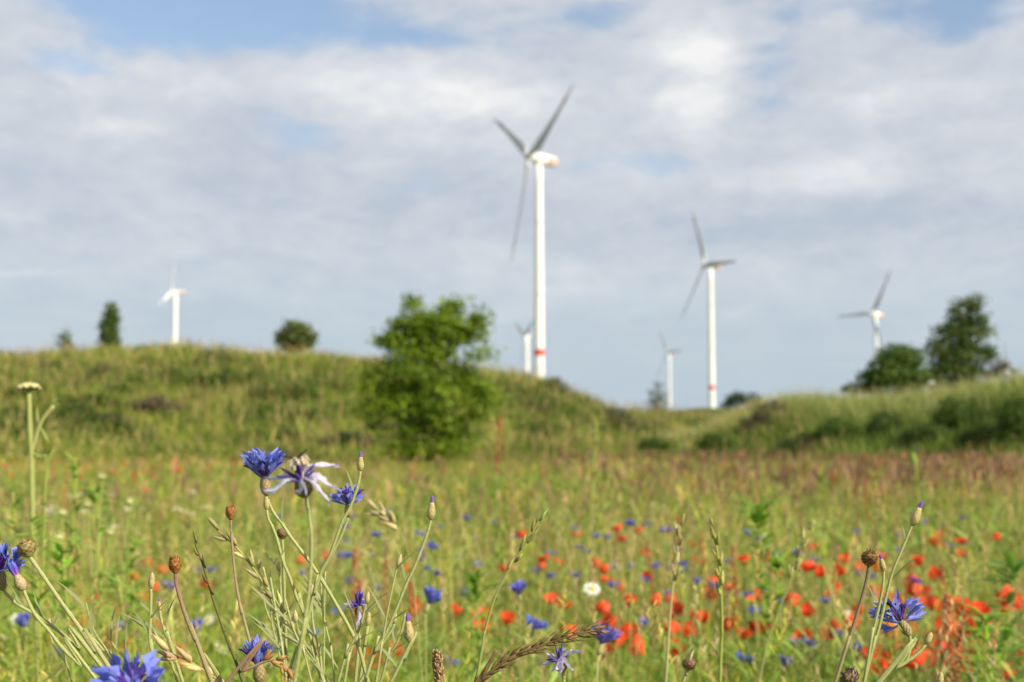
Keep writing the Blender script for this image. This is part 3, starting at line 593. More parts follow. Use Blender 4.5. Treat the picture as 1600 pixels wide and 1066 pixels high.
def floret(B, p0, dirv, upv, L_, Wd, cin, cout, lobes=5, curl=0.25, nu=7):
    """One ray floret: a narrow tube that opens into a lobed funnel."""
    dirv = dirv.normalized(); side = dirv.cross(upv).normalized(); up = side.cross(dirv).normalized(); nv = 2 * lobes + 1; V, c = [], []
    jl = [rr(0.65, 1.3) for _ in range(nv)]; cj = [rr(0.80, 1.22) for _ in range(nv)]
    for i in range(nu):
        u = i / (nu - 1); r = 0.0005 + Wd * 0.5 * u ** 2.0; op = 1.15 + 1.0 * u
        for j in range(nv):
            vv = j / (nv - 1) * 2 - 1; ph = vv * op; ext = 0.0
            if i == nu - 1: ext = (0.22 * jl[j] if j % 2 else -0.24) * L_
            elif i == nu - 2: ext = (0.03 if j % 2 else -0.17) * L_
            elif i == nu - 3: ext = (0.0 if j % 2 else -0.07) * L_
            V.append(p0 + dirv * (L_ * u + ext) + side * (r * math.sin(ph) * (1.12 if i == nu - 1 else 1)) + up * (L_ * curl * u * u - r * math.cos(ph) * 0.75 + r * 0.75)); c.append(tuple(min(1, x * cj[j]) for x in mixt(cin, cout, min(1, u * 1.5))))
    B.raw(V, [(i * nv + j, i * nv + j + 1, (i + 1) * nv + j + 1, (i + 1) * nv + j) for i in range(nu - 1) for j in range(nv - 1)], c)
def stem_part(root, O, pts, r, col=STEMC, col2=None, leaves=(), lcol=(0.26, 0.32, 0.13)):
    p = smooth_path(to_ground(pts), 6); n = len(p); B = MB()
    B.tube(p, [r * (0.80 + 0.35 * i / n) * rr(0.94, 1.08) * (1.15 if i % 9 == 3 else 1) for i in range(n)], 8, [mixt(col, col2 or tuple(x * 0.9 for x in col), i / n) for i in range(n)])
    st = B.build('stem', M_STEM, root, O)
    for (t, L_, sg) in leaves:
        i = int(t * (n - 1)); q = p[i]; tdir = (p[max(0, i - 2)] - p[min(n - 1, i + 2)]).normalized()
        out = (tdir + Vector((sg * 0.55, rr(-0.2, 0.2), 0))).normalized(); Bl = MB()
        lp = [q + out * (L_ * k / 6) + Vector((sg * 0.10 * L_ * (k / 6) ** 2, 0, -0.12 * L_ * (k / 6) ** 2)) for k in range(7)]
        Bl.ribbon(lp, [0.0012, 0.0030, 0.0034, 0.0030, 0.0022, 0.0013, 0.0003], Vector((0.3, 1, 0.2)), jit(lcol, 0.12), 0.4); Bl.build('leaf', M_GRASS, root, O)
    return p
def start(name, pts, label, cat, group):
    p = to_ground(pts); O = Vector((p[-1].x, p[-1].y, 0)); return tag(empty(name, O), label, cat, group), O
def path_px(lst, d0, d1): return [P(x, y, d0 + (d1 - d0) * i / max(1, len(lst) - 1)) for i, (x, y) in enumerate(lst)]
def cornflower(label, pts_px, d, axis_px, dia=0.034, beta=(28, 82), nray=9, dirk=0.0, leaves=(), d1=None, calL=0.0125, rstem=0.0012, cb=BLUE, ndisc=16):
    """axis_px: direction of the flower in the photo plane; dirk: how far it leans towards the camera (negative: away)."""
    pts = path_px(pts_px, d, d1 or d); root, O = start('cornflower', pts, label, 'cornflower', 'cornflowers at the front')
    stem_part(root, O, pts, rstem, leaves=leaves)
    a = Vector((axis_px[0], -dirk, -axis_px[1])).normalized(); base = pts[0] - a * 0.001; B = MB()
    ov = [x * calL / 0.0125 for x in OV]; ovoid(B, base, a, calL, ov, 14, lambda t: (0.30, 0.32, 0.11)); scales(B, base, a, calL, 0.005, 6, 9, (0.36, 0.37, 0.13), (0.30, 0.13, 0.10), ov)
    B.build('calyx', M_CALYX, root, O)
    top = base + a * (calL * 0.94); a, s, b = frame(a); off = rr(0, 6)
    for k in range(nray):
        q = off + 2 * math.pi * (k + rr(-0.32, 0.32)) / nray; rad = s * math.cos(q) + b * math.sin(q); be = math.radians(rr(*beta)); dv = a * math.cos(be) + rad * math.sin(be)
        B = MB(); c = jit(cb, 0.10); floret(B, top + rad * 0.0018, dv, (a * math.sin(be) - rad * math.cos(be)), dia * rr(0.42, 0.60), dia * rr(0.30, 0.46), mixt(c, VIOLET, 0.45), mixt(c, (0.42, 0.42, 0.80), rr(0, 0.35)), random.choice((4, 5, 5, 6)), rr(-0.05, 0.35))
        B.build('petal', M_PETAL, root, O)
    B = MB()
    for k in range(ndisc):
        q = rr(0, 6.28); rad = s * math.cos(q) + b * math.sin(q); be = math.radians(rr(0, 50)); dv = a * math.cos(be) + rad * math.sin(be); L_ = rr(0.010, 0.015); p0 = top + rad * 0.0012
        pth = [p0, p0 + dv * L_ * 0.5, p0 + dv * L_ * 0.85 + rad * 0.0012, p0 + dv * L_ * 0.95 + rad * 0.003]
        B.tube(smooth_path(pth, 3), [0.0005, 0.0005, 0.00055, 0.0006, 0.0006, 0.0007, 0.0007, 0.0007, 0.0006, 0.0004], 5, [mixt((0.25, 0.06, 0.35), VIOLET, min(1, i / 6)) for i in range(10)])
    B.build('disc_florets', M_PETAL, root, O)
    return root
def bud(label, base_px, tip_px, stem_px, d, colour_tip=True, d1=None, leaves=(), open_=0.0, rstem=0.0011, cal=(0.46, 0.47, 0.15), fat=0.95):
    pts = path_px([base_px] + stem_px, d, d1 or d); root, O = start('cornflower_bud', pts, label, 'flower bud', 'cornflower buds at the front')
    stem_part(root, O, pts, rstem, leaves=leaves)
    b0, t0 = P(*base_px, d), P(*tip_px, d); a = (t0 - b0); L_ = a.length * (0.70 if colour_tip else 0.98); w = a.length * (0.175 if colour_tip else 0.2) * fat
    if open_: L_ = a.length * open_
    prof = [w * 0.45, w * 0.80, w * 0.98, w * 1.0, w * 0.92, w * 0.80, w * 0.64, w * 0.46 if colour_tip else w * 0.10]
    B = MB(); ovoid(B, b0, a, L_, prof, 12, lambda t: mixt(cal, (0.46, 0.34, 0.22), t * 0.5)); scales(B, b0, a, L_, w, 6, 7, cal, (0.44, 0.30, 0.16), prof, 1.07); B.build('calyx', M_CALYX, root, O)
    if colour_tip:
        B = MB(); au, s, b = frame(a); p0 = b0 + au * (L_ * 0.92); LL = a.length - L_ * 0.92
        for k in range(7):
            q = 2 * math.pi * k / 7; rad = s * math.cos(q) + b * math.sin(q); wv = w * (0.40 if not open_ else 0.62)
            pth = [p0 + rad * wv * 0.55, p0 + au * LL * 0.35 + rad * wv * 1.0, p0 + au * LL * 0.7 + rad * wv * 0.85, p0 + au * LL * rr(0.9, 1.0) + rad * wv * 0.15]
            cl = [(0.55, 0.22, 0.36), (0.42, 0.18, 0.45), (0.20, 0.14, 0.62), BLUE] if not open_ else [(0.5, 0.16, 0.5), (0.16, 0.10, 0.62), BLUE, BLUE]
            B.ribbon(pth, [wv * 0.8, wv * 1.3, wv * 1.1, wv * 0.2], au.cross(rad), cl, -0.3)
        B.build('petal_tip', M_PETAL, root, O)
    return root
def seed_head(label, base_px, tip_px, stem_px, d, c1=(0.30, 0.21, 0.10), c2=(0.20, 0.09, 0.03), stemc=(0.30, 0.20, 0.13), fat=0.36, spikes=11, rstem=0.0011, d1=None, leaves=()):
    pts = path_px([base_px] + stem_px, d, d1 or d); root, O = start('seed_head_stalk', pts, label, 'seed head', 'dry seed heads at the front')
    stem_part(root, O, pts, rstem, stemc, (0.33, 0.30, 0.13), leaves)
    b0, t0 = P(*base_px, d), P(*tip_px, d); a = t0 - b0; L_ = a.length; w = L_ * fat
    prof = [w * 0.42, w * 0.74, w * 0.90, w * rr(0.94, 1.04), w * 1.0, w * 0.93, w * 0.80, w * 0.62]
    B = MB(); ovoid(B, b0, a, L_ * 0.80, prof, 14, lambda t: mixt(c1, c2, t)); scales(B, b0, a, L_ * 0.82, w, 6, 8, tuple(x * 1.35 for x in c1), tuple(x * 0.55 for x in c2), prof, 1.10, 0.14); scales(B, b0, a, L_ * 0.86, w, 4, 6, (0.50, 0.30, 0.11), c1, prof, 1.16, 0.16)
    B.build('pod', M_CALYX, root, O); B = MB(); au, s, b = frame(a)
    for k in range(spikes * 2):
        q = rr(0, 6.28); rad = s * math.cos(q) + b * math.sin(q); p0 = b0 + au * L_ * rr(0.45, 0.72) + rad * w * rr(0.5, 0.9); be = rr(-0.15, 0.45); dv = au * math.cos(be) + rad * math.sin(be); l_ = L_ * rr(0.22, 0.42)
        B.ribbon([p0, p0 + dv * l_ * 0.5 + rad * w * 0.05, p0 + dv * l_ + rad * w * rr(-0.1, 0.3)], [w * 0.22, w * 0.17, w * 0.03], au.cross(rad), jit(random.choice((c1, c2, (0.42, 0.24, 0.10))), 0.25), 0.4)
    B.build('bristles', M_CALYX, root, O)
    return root
def faded_flower(label, base_px, axis_px, stem_px, d, ends, tuft=None, petc=LILAC, d1=None, rstem=0.0014, calR=1.0, pw=0.0042, dirk=0.15):
    pts = path_px([base_px] + stem_px, d, d1 or d); root, O = start('withered_cornflower', pts, label, 'cornflower', 'withered cornflowers at the front')
    stem_part(root, O, pts, rstem); b0 = pts[0]; a = Vector((axis_px[0], -dirk, -axis_px[1])).normalized(); L_ = 0.0088 * calR; prof = [x * calR for x in OV]
    B = MB(); ovoid(B, b0, a, L_, prof, 14, lambda t: (0.22, 0.21, 0.06)); scales(B, b0, a, L_, 0.005, 6, 9, (0.27, 0.25, 0.07), (0.22, 0.10, 0.07), prof); B.build('calyx', M_CALYX, root, O)
    top = b0 + a * L_ * 0.95; a, s, b = frame(a)
    for (ex, ey, dd) in ends:
        e = P(ex, ey, d + dd); l0 = (e - top).length; mid = top.lerp(e, 0.4) + a * 0.0018 + Vector((rr(-1, 1), rr(-1, 1), rr(0, 1))) * l0 * 0.06; m2 = top.lerp(e, 0.75) + Vector((rr(-1, 1), rr(-1, 1), rr(-1, 1))) * l0 * 0.06; B = MB(); pth = smooth_path([top, mid, m2, e], 4); n = len(pth)
        ws = [pw * (0.22 + 0.95 * math.sin(math.pi * min(0.86, 0.10 + 0.86 * i / (n - 1)))) * rr(0.7, 1.2) for i in range(n)]; sd_ = Vector((rr(-0.4, 0.4), 1, rr(-0.6, 0.6)))
        c = jit(petc, 0.08); B.ribbon(pth, ws, sd_, [mixt(mixt((0.42, 0.24, 0.48), jit(c, 0.12), min(1, i / n * 3.5)), (0.50, 0.44, 0.52), max(0, i / n - 0.75) * 2) for i in range(n)], rr(0.5, 1.1))
        tp = pth[-1]; tv = (pth[-1] - pth[-3]).normalized()
        for sg in (-1, 0, 1): B.ribbon([tp - tv * 0.001, tp + (tv + sd_.cross(tv).normalized() * 0.5 * sg) * 0.0030], [pw * 0.4, 0.0002], sd_, mixt(c, (0.35, 0.32, 0.6), 0.5))
        B.build('petal', M_PETAL, root, O)
    B = MB()
    for k in range(16):
        q = rr(0, 6.28); rad = s * math.cos(q) + b * math.sin(q); be = math.radians(rr(5, 95)); dv = a * math.cos(be) + rad * math.sin(be); l_ = rr(0.007, 0.012)
        B.tube(smooth_path([top, top + dv * l_ * 0.5, top + dv * l_ + a * 0.001], 3), [0.0006, 0.0007, 0.0008, 0.0009, 0.0008, 0.0006, 0.0003], 5, jit((0.12, 0.07, 0.34), 0.3))
    B.build('disc_florets', M_PETAL, root, O)
    if tuft:
        B = MB()
        for k in range(26):
            q = rr(0, 6.28); rad = s * math.cos(q) + b * math.sin(q); sp = tuft * rr(0.15, 0.42); h_ = tuft * rr(0.75, 1.1); p0 = top + rad * 0.0015
            pth = smooth_path([p0, p0 + a * h_ * 0.75 + rad * sp * 0.45, p0 + a * h_ + rad * sp * 0.85, p0 + a * h_ * 0.72 + rad * sp * 1.3], 4); n = len(pth)
            B.ribbon(pth, [0.0007 + 0.0006 * i / n for i in range(n)], a.cross(rad), jit((0.66, 0.53, 0.40), 0.25), 0.4)
        B.build('dry_tuft', M_PETAL, root, O)
        B = MB()
        for sg in (-1, 1):
            p0 = top + a * tuft * 0.9; pth = smooth_path([p0, p0 + a * tuft * 0.25 + s * (sg * -0.0025), p0 + a * tuft * 0.42 + s * (sg * -0.0065)], 4); B.tube(pth, [0.0004] * len(pth), 5, (0.05, 0.03, 0.06))
        B.build('style_tips', M_PETAL, root, O)
    return root

cornflower('open blue cornflower at the upper left of the front cluster, its petals raised', [(417, 772), (420, 785), (428, 802), (440, 817), (452, 836), (470, 860), (487, 882), (520, 935), (560, 1010), (575, 1066)], 0.97, (-0.12, -1), 0.031, (22, 78), 11, 0.15, leaves=((0.10, 0.02, 1), (0.30, 0.035, 1)))
faded_flower('big pale withered cornflower with a beige dry tuft, closest in the front cluster', (478, 777), (-0.25, -1), [(480, 788), (485, 820), (487, 850), (485, 900), (478, 960), (470, 1010), (460, 1066)], 0.69,
             [(411, 766, -0.012), (418, 747, 0.004), (524, 728, 0.01), (517, 761, -0.004), (512, 783, -0.01), (477, 772, -0.014), (466, 768, -0.01), (500, 770, 0.01)], 0.010, (0.62, 0.60, 0.76), calR=1.1, rstem=0.0009, pw=0.0040)
bud('slim closed bud leaning over the small blue flower of the front cluster', (563, 736), (564, 705), [(562, 745), (560, 755), (554, 775), (546, 795), (535, 815), (525, 842), (515, 870), (503, 892), (490, 930), (480, 970)], 0.95, leaves=((0.24, 0.02, -1),))
cornflower('small blue cornflower behind the leaning stem at the middle of the front cluster', [(545, 806), (541, 818), (533, 838), (522, 860), (512, 878), (503, 893), (490, 925), (478, 965)], 1.04, (-0.05, -1), 0.021, (30, 85), 9, 0.0, calL=0.0095, rstem=0.0011)
bud('purple tipped bud on a long stem curving away from the front cluster', (673, 812), (676, 774), [(671, 822), (667, 835), (660, 855), (648, 885), (633, 917), (620, 950), (605, 985), (585, 1020), (570, 1066)], 0.95, leaves=((0.45, 0.03, -1), (0.5, 0.026, -1), (0.62, 0.02, 1)))
bud('tiny green bud right under the open flower of the front cluster', (417, 797), (416, 773), [(419, 810), (425, 822), (432, 840), (437, 858), (444, 882), (453, 903), (463, 932), (475, 960), (485, 995)], 0.97, False)
seed_head('small dry seed head in the middle of the front cluster', (441, 842), (441, 822), [(442, 855), (443, 880), (445, 950), (447, 1030)], 1.0, (0.34, 0.26, 0.12), (0.28, 0.14, 0.08), STEMC, 0.38)
seed_head('orange brown pointed seed head on a thin stalk left of the front cluster', (361, 812), (359, 786), [(361, 830), (363, 855), (368, 905), (378, 960), (395, 1020)], 0.95, (0.42, 0.18, 0.06), (0.30, 0.10, 0.03), (0.30, 0.20, 0.14), 0.25, 9, 0.0009)
seed_head('rust orange seed head on a thick reddish stalk', (274, 896), (272, 864), [(275, 910), (280, 930), (291, 965), (306, 1002), (325, 1050)], 0.90, (0.40, 0.16, 0.04), (0.24, 0.08, 0.025), (0.24, 0.12, 0.085), 0.25, 14, 0.0013)
seed_head('greenish brown scaly seed head tilted towards the left edge', (47, 870), (35, 840), [(52, 878), (66, 898), (95, 940), (125, 982), (150, 1020), (178, 1055)], 0.92, (0.33, 0.30, 0.12), (0.22, 0.10, 0.045), (0.38, 0.39, 0.17), 0.37, 12, 0.0014)
cornflower('blue cornflower cut by the left edge of the view', [(4, 920), (12, 930), (30, 946), (58, 962), (90, 985), (125, 1015), (165, 1050)], 0.93, (-0.15, -1), 0.028, (35, 88), 9, 0.1, leaves=((0.3, 0.02, 1), (0.42, 0.022, 1)))
bud('half open cornflower with folded blue petals near the left edge', (37, 922), (12, 870), [(41, 932), (48, 948), (58, 965), (76, 985), (97, 1012), (128, 1042), (152, 1064)], 0.92, True, open_=0.46, rstem=0.0012, cal=(0.46, 0.38, 0.22), fat=0.85)
bud('green bud on a straight thin stem left of the rust orange seed head', (236, 920), (238, 894), [(236, 940), (235, 970), (234, 1000), (240, 1030), (246, 1066)], 0.96, False, leaves=((0.3, 0.02, 1), (0.4, 0.02, -1)))
bud('very small bud on a leafy stem just left of the rust orange stalk', (250, 954), (248, 934), [(252, 968), (259, 990), (270, 1018), (281, 1052)], 0.97, leaves=((0.22, 0.025, -1), (0.3, 0.03, 1), (0.4, 0.03, -1)))
cornflower('large blurred blue cornflower at the bottom left, its centre turned to the camera', [(208, 1114), (212, 1138), (220, 1170)], 0.70, (0.12, -1), 0.031, (50, 100), 9, 0.40)
cornflower('bright blue cup shaped cornflower at the bottom, beside the bent brown grass', [(406, 1066), (407, 1085), (409, 1120)], 0.93, (-0.05, -1), 0.024, (12, 60), 11, 0.1, calL=0.0135)
faded_flower('small drooping lilac withered cornflower low in the front cluster', (561, 962), (0.0, -1), [(561, 975), (560, 1010), (555, 1066)], 1.0, [(536, 942, 0), (556, 975, -0.01), (575, 955, 0), (572, 940, 0.01), (548, 938, 0), (562, 972, 0.0)], None, (0.45, 0.42, 0.62), pw=0.0036, calR=0.8, rstem=0.0011)
bud('plump green bud beside the small drooping withered flower', (574, 978), (577, 956), [(573, 990), (570, 1010), (565, 1045)], 0.99, False)
bud('green bud right of the drooping withered flower, on a side stem', (616, 975), (618, 956), [(613, 983), (604, 997), (590, 1018), (570, 1052)], 0.97, False)
bud('fat bud with a purple and white tip standing before a poppy', (640, 1003), (637, 957), [(638, 1012), (630, 1032), (613, 1062)], 0.86, cal=(0.46, 0.42, 0.18))
bud('long blue tipped bud at the top of the tall stem on the right', (1425, 821), (1442, 782), [(1421, 830), (1412, 852), (1396, 890), (1386, 925), (1376, 970), (1362, 1020), (1350, 1066)], 0.93, leaves=((0.20, 0.012, -1), (0.42, 0.03, 1)))
bud('shorter pale bud tucked beside the dark dry seed head on the right', (1381, 893), (1375, 865), [(1380, 908), (1378, 925), (1370, 962), (1360, 1005), (1352, 1055)], 0.93, leaves=((0.40, 0.03, -1),))
seed_head('dark brown dry seed head on a leaning brown stalk at the right', (1357, 884), (1359, 857), [(1355, 900), (1351, 918), (1342, 950), (1331, 985), (1318, 1025), (1305, 1066)], 0.92, (0.27, 0.15, 0.07), (0.16, 0.07, 0.03), (0.17, 0.10, 0.07), 0.40, 16, 0.0012)
cornflower('sideways blue cornflower at the right, seen from behind its calyx', [(1421, 991), (1422, 1002), (1421, 1018), (1415, 1033), (1400, 1046), (1378, 1062)], 0.95, (-0.42, -0.72), 0.030, (50, 100), 8, -0.35, calL=0.011, leaves=((0.12, 0.02, -1),))
bud('pointed green bud on a slanting stem below the sideways cornflower', (1446, 1007), (1456, 988), [(1438, 1017), (1424, 1029), (1400, 1045), (1372, 1066)], 0.95, False, fat=1.25, rstem=0.0014, leaves=((0.3, 0.025, -1),))
bud('lone green bud at the bottom edge on the right', (1467, 1072), (1471, 1050), [(1465, 1090), (1462, 1120)], 0.95, False, fat=1.2)
seed_head('curled grey brown withered head at the bottom edge on the right', (1335, 1068), (1318, 1048), [(1340, 1080), (1345, 1110)], 0.93, (0.24, 0.19, 0.13), (0.10, 0.06, 0.04), (0.25, 0.2, 0.13), 0.5, 16)
faded_flower('white and lilac withered cornflower with hanging petals below the brown grass ear', (879, 1050), (-0.25, -1), [(881, 1062), (883, 1100)], 0.97, [(846, 1036, 0), (862, 1048, -0.01), (873, 1052, -0.012), (893, 1048, -0.006), (908, 1020, 0.0), (855, 1020, 0.008), (885, 1015, 0.01), (868, 1045, -0.01)], None, (0.66, 0.62, 0.80), pw=0.005, rstem=0.0011)
seed_head('pale round dry seed head at the bottom middle right', (1074, 1047), (1079, 1026), [(1071, 1056), (1066, 1072)], 1.05, (0.36, 0.26, 0.16), (0.20, 0.10, 0.07), (0.36, 0.33, 0.2), 0.42, 8)

def grass_ear(label, px, d, frac, sp_len, sp_w, col, stemc, gap=0.007, awn=0.0, d1=None, rs=0.0007, fill=2, spreadang=0.45):
    pts = path_px(px, d, d1 or d); root, O = start('grass_ear_stalk', pts, label, 'grass ear', 'grass ears at the front')
    p = smooth_path(to_ground(pts), 8); n = len(p); B = MB(); B.tube(p, [rs * (0.6 + 0.8 * i / n) for i in range(n)], 6, [mixt(col, stemc, min(1, i / n * 3)) for i in range(n)]); B.build('stem', M_STEM, root, O)
    vis = smooth_path(pts, 10); Ltot = sum((b - a).length for a, b in zip(vis, vis[1:])); B = MB(); acc, nxt, k = 0.0, 0.002, 0
    for i in range(len(vis) - 1):
        acc += (vis[i + 1] - vis[i]).length
        if acc > Ltot * frac: break
        while acc > nxt:
            t = (vis[max(i - 1, 0)] - vis[i + 1]).normalized(); sx = t.cross(Vector((0, 1, 0))).normalized(); sg = 1 if k % 2 else -1
            for m in range(fill):
                dv = (t + (sx * sg * spreadang * rr(0.2, 1.5) + Vector((rr(-.1, .1), rr(-0.45, 0.45), rr(-.1, .1))))).normalized(); q = vis[i] + sx * sg * rs; c = jit(col, 0.42); l_ = sp_len * rr(0.6, 1.25)
                B.tube([q, q + dv * l_ * 0.3, q + dv * l_ * 0.65, q + dv * l_], [sp_w * 0.25, sp_w * 0.5, sp_w * 0.42, sp_w * 0.06], 5, [mixt(c, stemc, 0.4), c, c, tuple(x * 0.85 for x in c)])
                if awn:
                    e = q + dv * l_; B.tube([e - dv * l_ * 0.1, e + (dv + t * 0.3).normalized() * awn * rr(0.6, 1.1)], [0.00022, 0.00008], 3, c)
            nxt += gap * rr(0.85, 1.15); k += 1
    B.build('ear', M_CALYX, root, O); return root
grass_ear('thin dark grass spike leaning left between the two orange seed heads', [(304, 846), (311, 866), (318, 885), (331, 930), (346, 975), (361, 1016), (377, 1058)], 0.95, 0.5, 0.010, 0.0022, (0.13, 0.12, 0.04), (0.12, 0.12, 0.035), 0.009, 0, rs=0.0010, fill=1, spreadang=0.12)
grass_ear('long straw and green grass ear slanting down through the front cluster', [(338, 827), (352, 840), (366, 852), (390, 880), (412, 912), (435, 945), (458, 985), (480, 1017), (500, 1052)], 0.97, 0.74, 0.011, 0.0030, (0.40, 0.33, 0.13), (0.28, 0.30, 0.10), 0.0085, 0.004, rs=0.0009, spreadang=0.25)
grass_ear('single fresh green grass spike in the middle, bending right at its tip', [(843, 811), (832, 832), (818, 855), (802, 880), (786, 906), (771, 940), (757, 990), (745, 1060)], 1.12, 0.42, 0.012, 0.0028, (0.36, 0.36, 0.10), (0.27, 0.31, 0.09), 0.010, 0, rs=0.0009, spreadang=0.2)
grass_ear('bent dark brown grass ear arching low across the bottom middle', [(941, 983), (925, 986), (905, 990), (870, 1000), (840, 1011), (806, 1022), (780, 1040), (752, 1062), (735, 1085)], 0.92, 0.98, 0.0085, 0.0015, (0.19, 0.12, 0.045), (0.15, 0.10, 0.045), 0.0036, 0.007, rs=0.0009, fill=4, spreadang=0.34)
grass_ear('pale straw grass stalk right of the middle, tallest of its neighbours', [(1062, 818), (1060, 845), (1057, 872), (1050, 925), (1045, 985), (1040, 1066)], 1.5, 0.45, 0.014, 0.0034, (0.46, 0.38, 0.18), (0.40, 0.36, 0.16), 0.010, 0, fill=2, spreadang=0.2, rs=0.0013)
grass_ear('upright yellow green grass stalk near the poppies, its tip bent left', [(1110, 820), (1115, 835), (1119, 855), (1125, 902), (1128, 980), (1125, 1066)], 1.35, 0.5, 0.013, 0.0034, (0.36, 0.34, 0.10), (0.28, 0.32, 0.06), 0.010, 0, fill=2, spreadang=0.16, rs=0.0014)
grass_ear('faint green grass spike leaning right above the red poppies', [(1262, 828), (1252, 855), (1243, 882), (1226, 930), (1200, 1000), (1185, 1066)], 1.7, 0.4, 0.016, 0.004, (0.34, 0.34, 0.12), (0.28, 0.31, 0.10), 0.012, 0, fill=2, spreadang=0.25, rs=0.0012)
grass_ear('fat straw coloured ear lying low beside the rust orange stalk', [(258, 1015), (275, 1025), (298, 1035), (322, 1050), (345, 1066), (362, 1085)], 0.92, 0.9, 0.013, 0.0042, (0.48, 0.38, 0.17), (0.36, 0.33, 0.14), 0.0085, 0.004, fill=2, spreadang=0.3)
grass_ear('blurred beige drooping grass head above the long curved bud stem', [(587, 797), (598, 804), (610, 814), (622, 828), (634, 850), (645, 900), (652, 980)], 1.7, 0.26, 0.018, 0.0055, (0.50, 0.40, 0.20), (0.34, 0.32, 0.12), 0.007, 0, fill=3, spreadang=0.4)
grass_ear('reddish brown curled grass head hooking over beside the bright blue cup flower', [(452, 1060), (446, 1043), (436, 1033), (420, 1032), (400, 1040), (378, 1050), (352, 1068)], 0.90, 0.5, 0.008, 0.0026, (0.34, 0.20, 0.06), (0.30, 0.18, 0.12), 0.0042, 0.003, fill=3, spreadang=0.45, rs=0.0010)
def plantain(label, top, bot, stem, d):
    pts = path_px([bot] + stem, d, d); root, O = start('plantain_spike', pts, label, 'plantain', None); stem_part(root, O, pts, 0.0011)
    a = P(*top, d) - P(*bot, d); b0 = P(*bot, d); au, s, b = frame(a); B = MB(); L_ = a.length; R = 0.0030
    ovoid(B, b0, a, L_, [R * .7, R, R, R, R * .95, R * .8, R * .5], 10, lambda t: (0.22, 0.14, 0.06))
    for i in range(150):
        t = rr(0.0, 0.98); q = rr(0, 6.28); rad = s * math.cos(q) + b * math.sin(q); r = R * (1 if t < .7 else 1 - (t - .7) * 1.4); c = jit(random.choice([(0.30, 0.19, 0.08), (0.20, 0.11, 0.05), (0.42, 0.30, 0.14)]), 0.2)
        p0 = b0 + au * (L_ * t) + rad * r * 0.8; B.tube([p0, p0 + (rad + au * 0.5) * 0.0008, p0 + (rad * 0.8 + au) * 0.0017], [0.0006, 0.0008, 0.0002], 5, c)
    B.build('flower_spike', M_CALYX, root, O)
plantain('brown knobbly plantain spike rising from the bottom edge left of the brown ear', (682, 1016), (688, 1075), [(690, 1095), (692, 1130)], 0.93)

for i in range(20):
    x0, y0 = (rr(400, 640), rr(880, 985)) if i < 15 else (rr(60, 260), rr(930, 1000)); x1 = 500 + (x0 - 500) * 0.5 + rr(-30, 30) if i < 15 else x0 + rr(10, 60); dd = rr(0.92, 1.12)
    pts = path_px([(x0, y0), (x0 + (x1 - x0) * 0.3 + rr(-5, 5), y0 + (1066 - y0) * 0.35), (x0 + (x1 - x0) * 0.7, y0 + (1066 - y0) * 0.7), (x1, 1080)], dd, dd); root, O = start('wildflower_sprig', pts, 'thin pale leafy sprig tangled among the front cluster stems' if i < 15 else 'thin pale leafy sprig among the stems at the lower left', 'sprig', 'thin sprigs in the front cluster' if i < 15 else 'thin sprigs at the lower left')
    stem_part(root, O, pts, rr(0.0006, 0.0010), jit((0.38, 0.39, 0.16), 0.15), None, tuple((rr(0.02, 0.5), rr(0.015, 0.035), random.choice((-1, 1))) for _ in range(3)), (0.34, 0.36, 0.17))
    if i % 2 == 0:
        B = MB(); ovoid(B, pts[0] - Vector((0, 0, .002)), Vector((rr(-.3, .3), 0, 1)), rr(.007, .011), [.0007, .0014, .0018, .0018, .0015, .0010, .0004], 10, lambda t: mixt((0.42, 0.42, 0.16), (0.45, 0.32, 0.2), t)); B.build('bud', M_CALYX, root, O)
# ------------------------------------------------------------------ the pale umbel and the leafy plants on the left
def umbel():
    d = 2.2; pts = path_px([(45, 610), (46, 640), (47, 675), (49, 708), (50, 760), (52, 830)], d, d); root, O = start('wild_carrot', pts, 'tall pale yellow umbel flower rising above the mound at the left', 'wild carrot', None)
    stem_part(root, O, pts, 0.0042, (0.36, 0.38, 0.12), (0.30, 0.34, 0.10))
    c = pts[0]; B = MB(); H_ = MB()
    for i in range(44):
        r = 0.0150 * math.sqrt((i + 0.5) / 44); q = i * 2.39996; e = c + Vector((r * math.cos(q), r * math.sin(q), 0.009 - 22 * r * r + rr(-0.0015, 0.0015))); H_.tube([c - Vector((0, 0, 0.004)), e], 0.0005, 4, (0.34, 0.36, 0.12))
        for k in range(5): o = e + Vector((rr(-1, 1), rr(-1, 1), rr(-.3, .6))) * 0.0022; B.tube([o - Vector((0, 0, .0012)), o, o + Vector((0, 0, .0012))], [.0014, .0028, .0012], 6, jit((0.82, 0.75, 0.42), 0.10))
    H_.build('umbel_rays', M_STEM, root, O); B.build('umbel', M_PETAL, root, O)
    bp = smooth_path(path_px([(49, 708), (57, 680), (66, 657), (84, 634)], d, d), 5); B = MB(); B.tube(bp, [0.0032] * len(bp), 6, (0.36, 0.37, 0.13)); B.build('side_stem', M_STEM, root, O)
    e = bp[-1]; B = MB(); j = bp[8]
    for (q, v, l_) in ((e, Vector((0.6, 0, 0.9)), 0.016), (e, Vector((0.2, 0, 1)), 0.012), (e, Vector((1, 0.2, 0.2)), 0.012), (j, Vector((-0.15, 0, 1)), 0.032), (j, Vector((0.5, 0, -0.9)), 0.03), (pts[3], Vector((0.7, 0, -0.3)), 0.02)):
        v.normalize(); B = MB(); B.ribbon([q, q + v * l_ * 0.4, q + v * l_ * 0.75, q + v * l_], [0.003, 0.007, 0.005, 0.0006], Vector((0.4, 1, 0.3)), (0.27, 0.34, 0.09), 0.4); B.build('leaf', M_GRASS, root, O)
umbel()
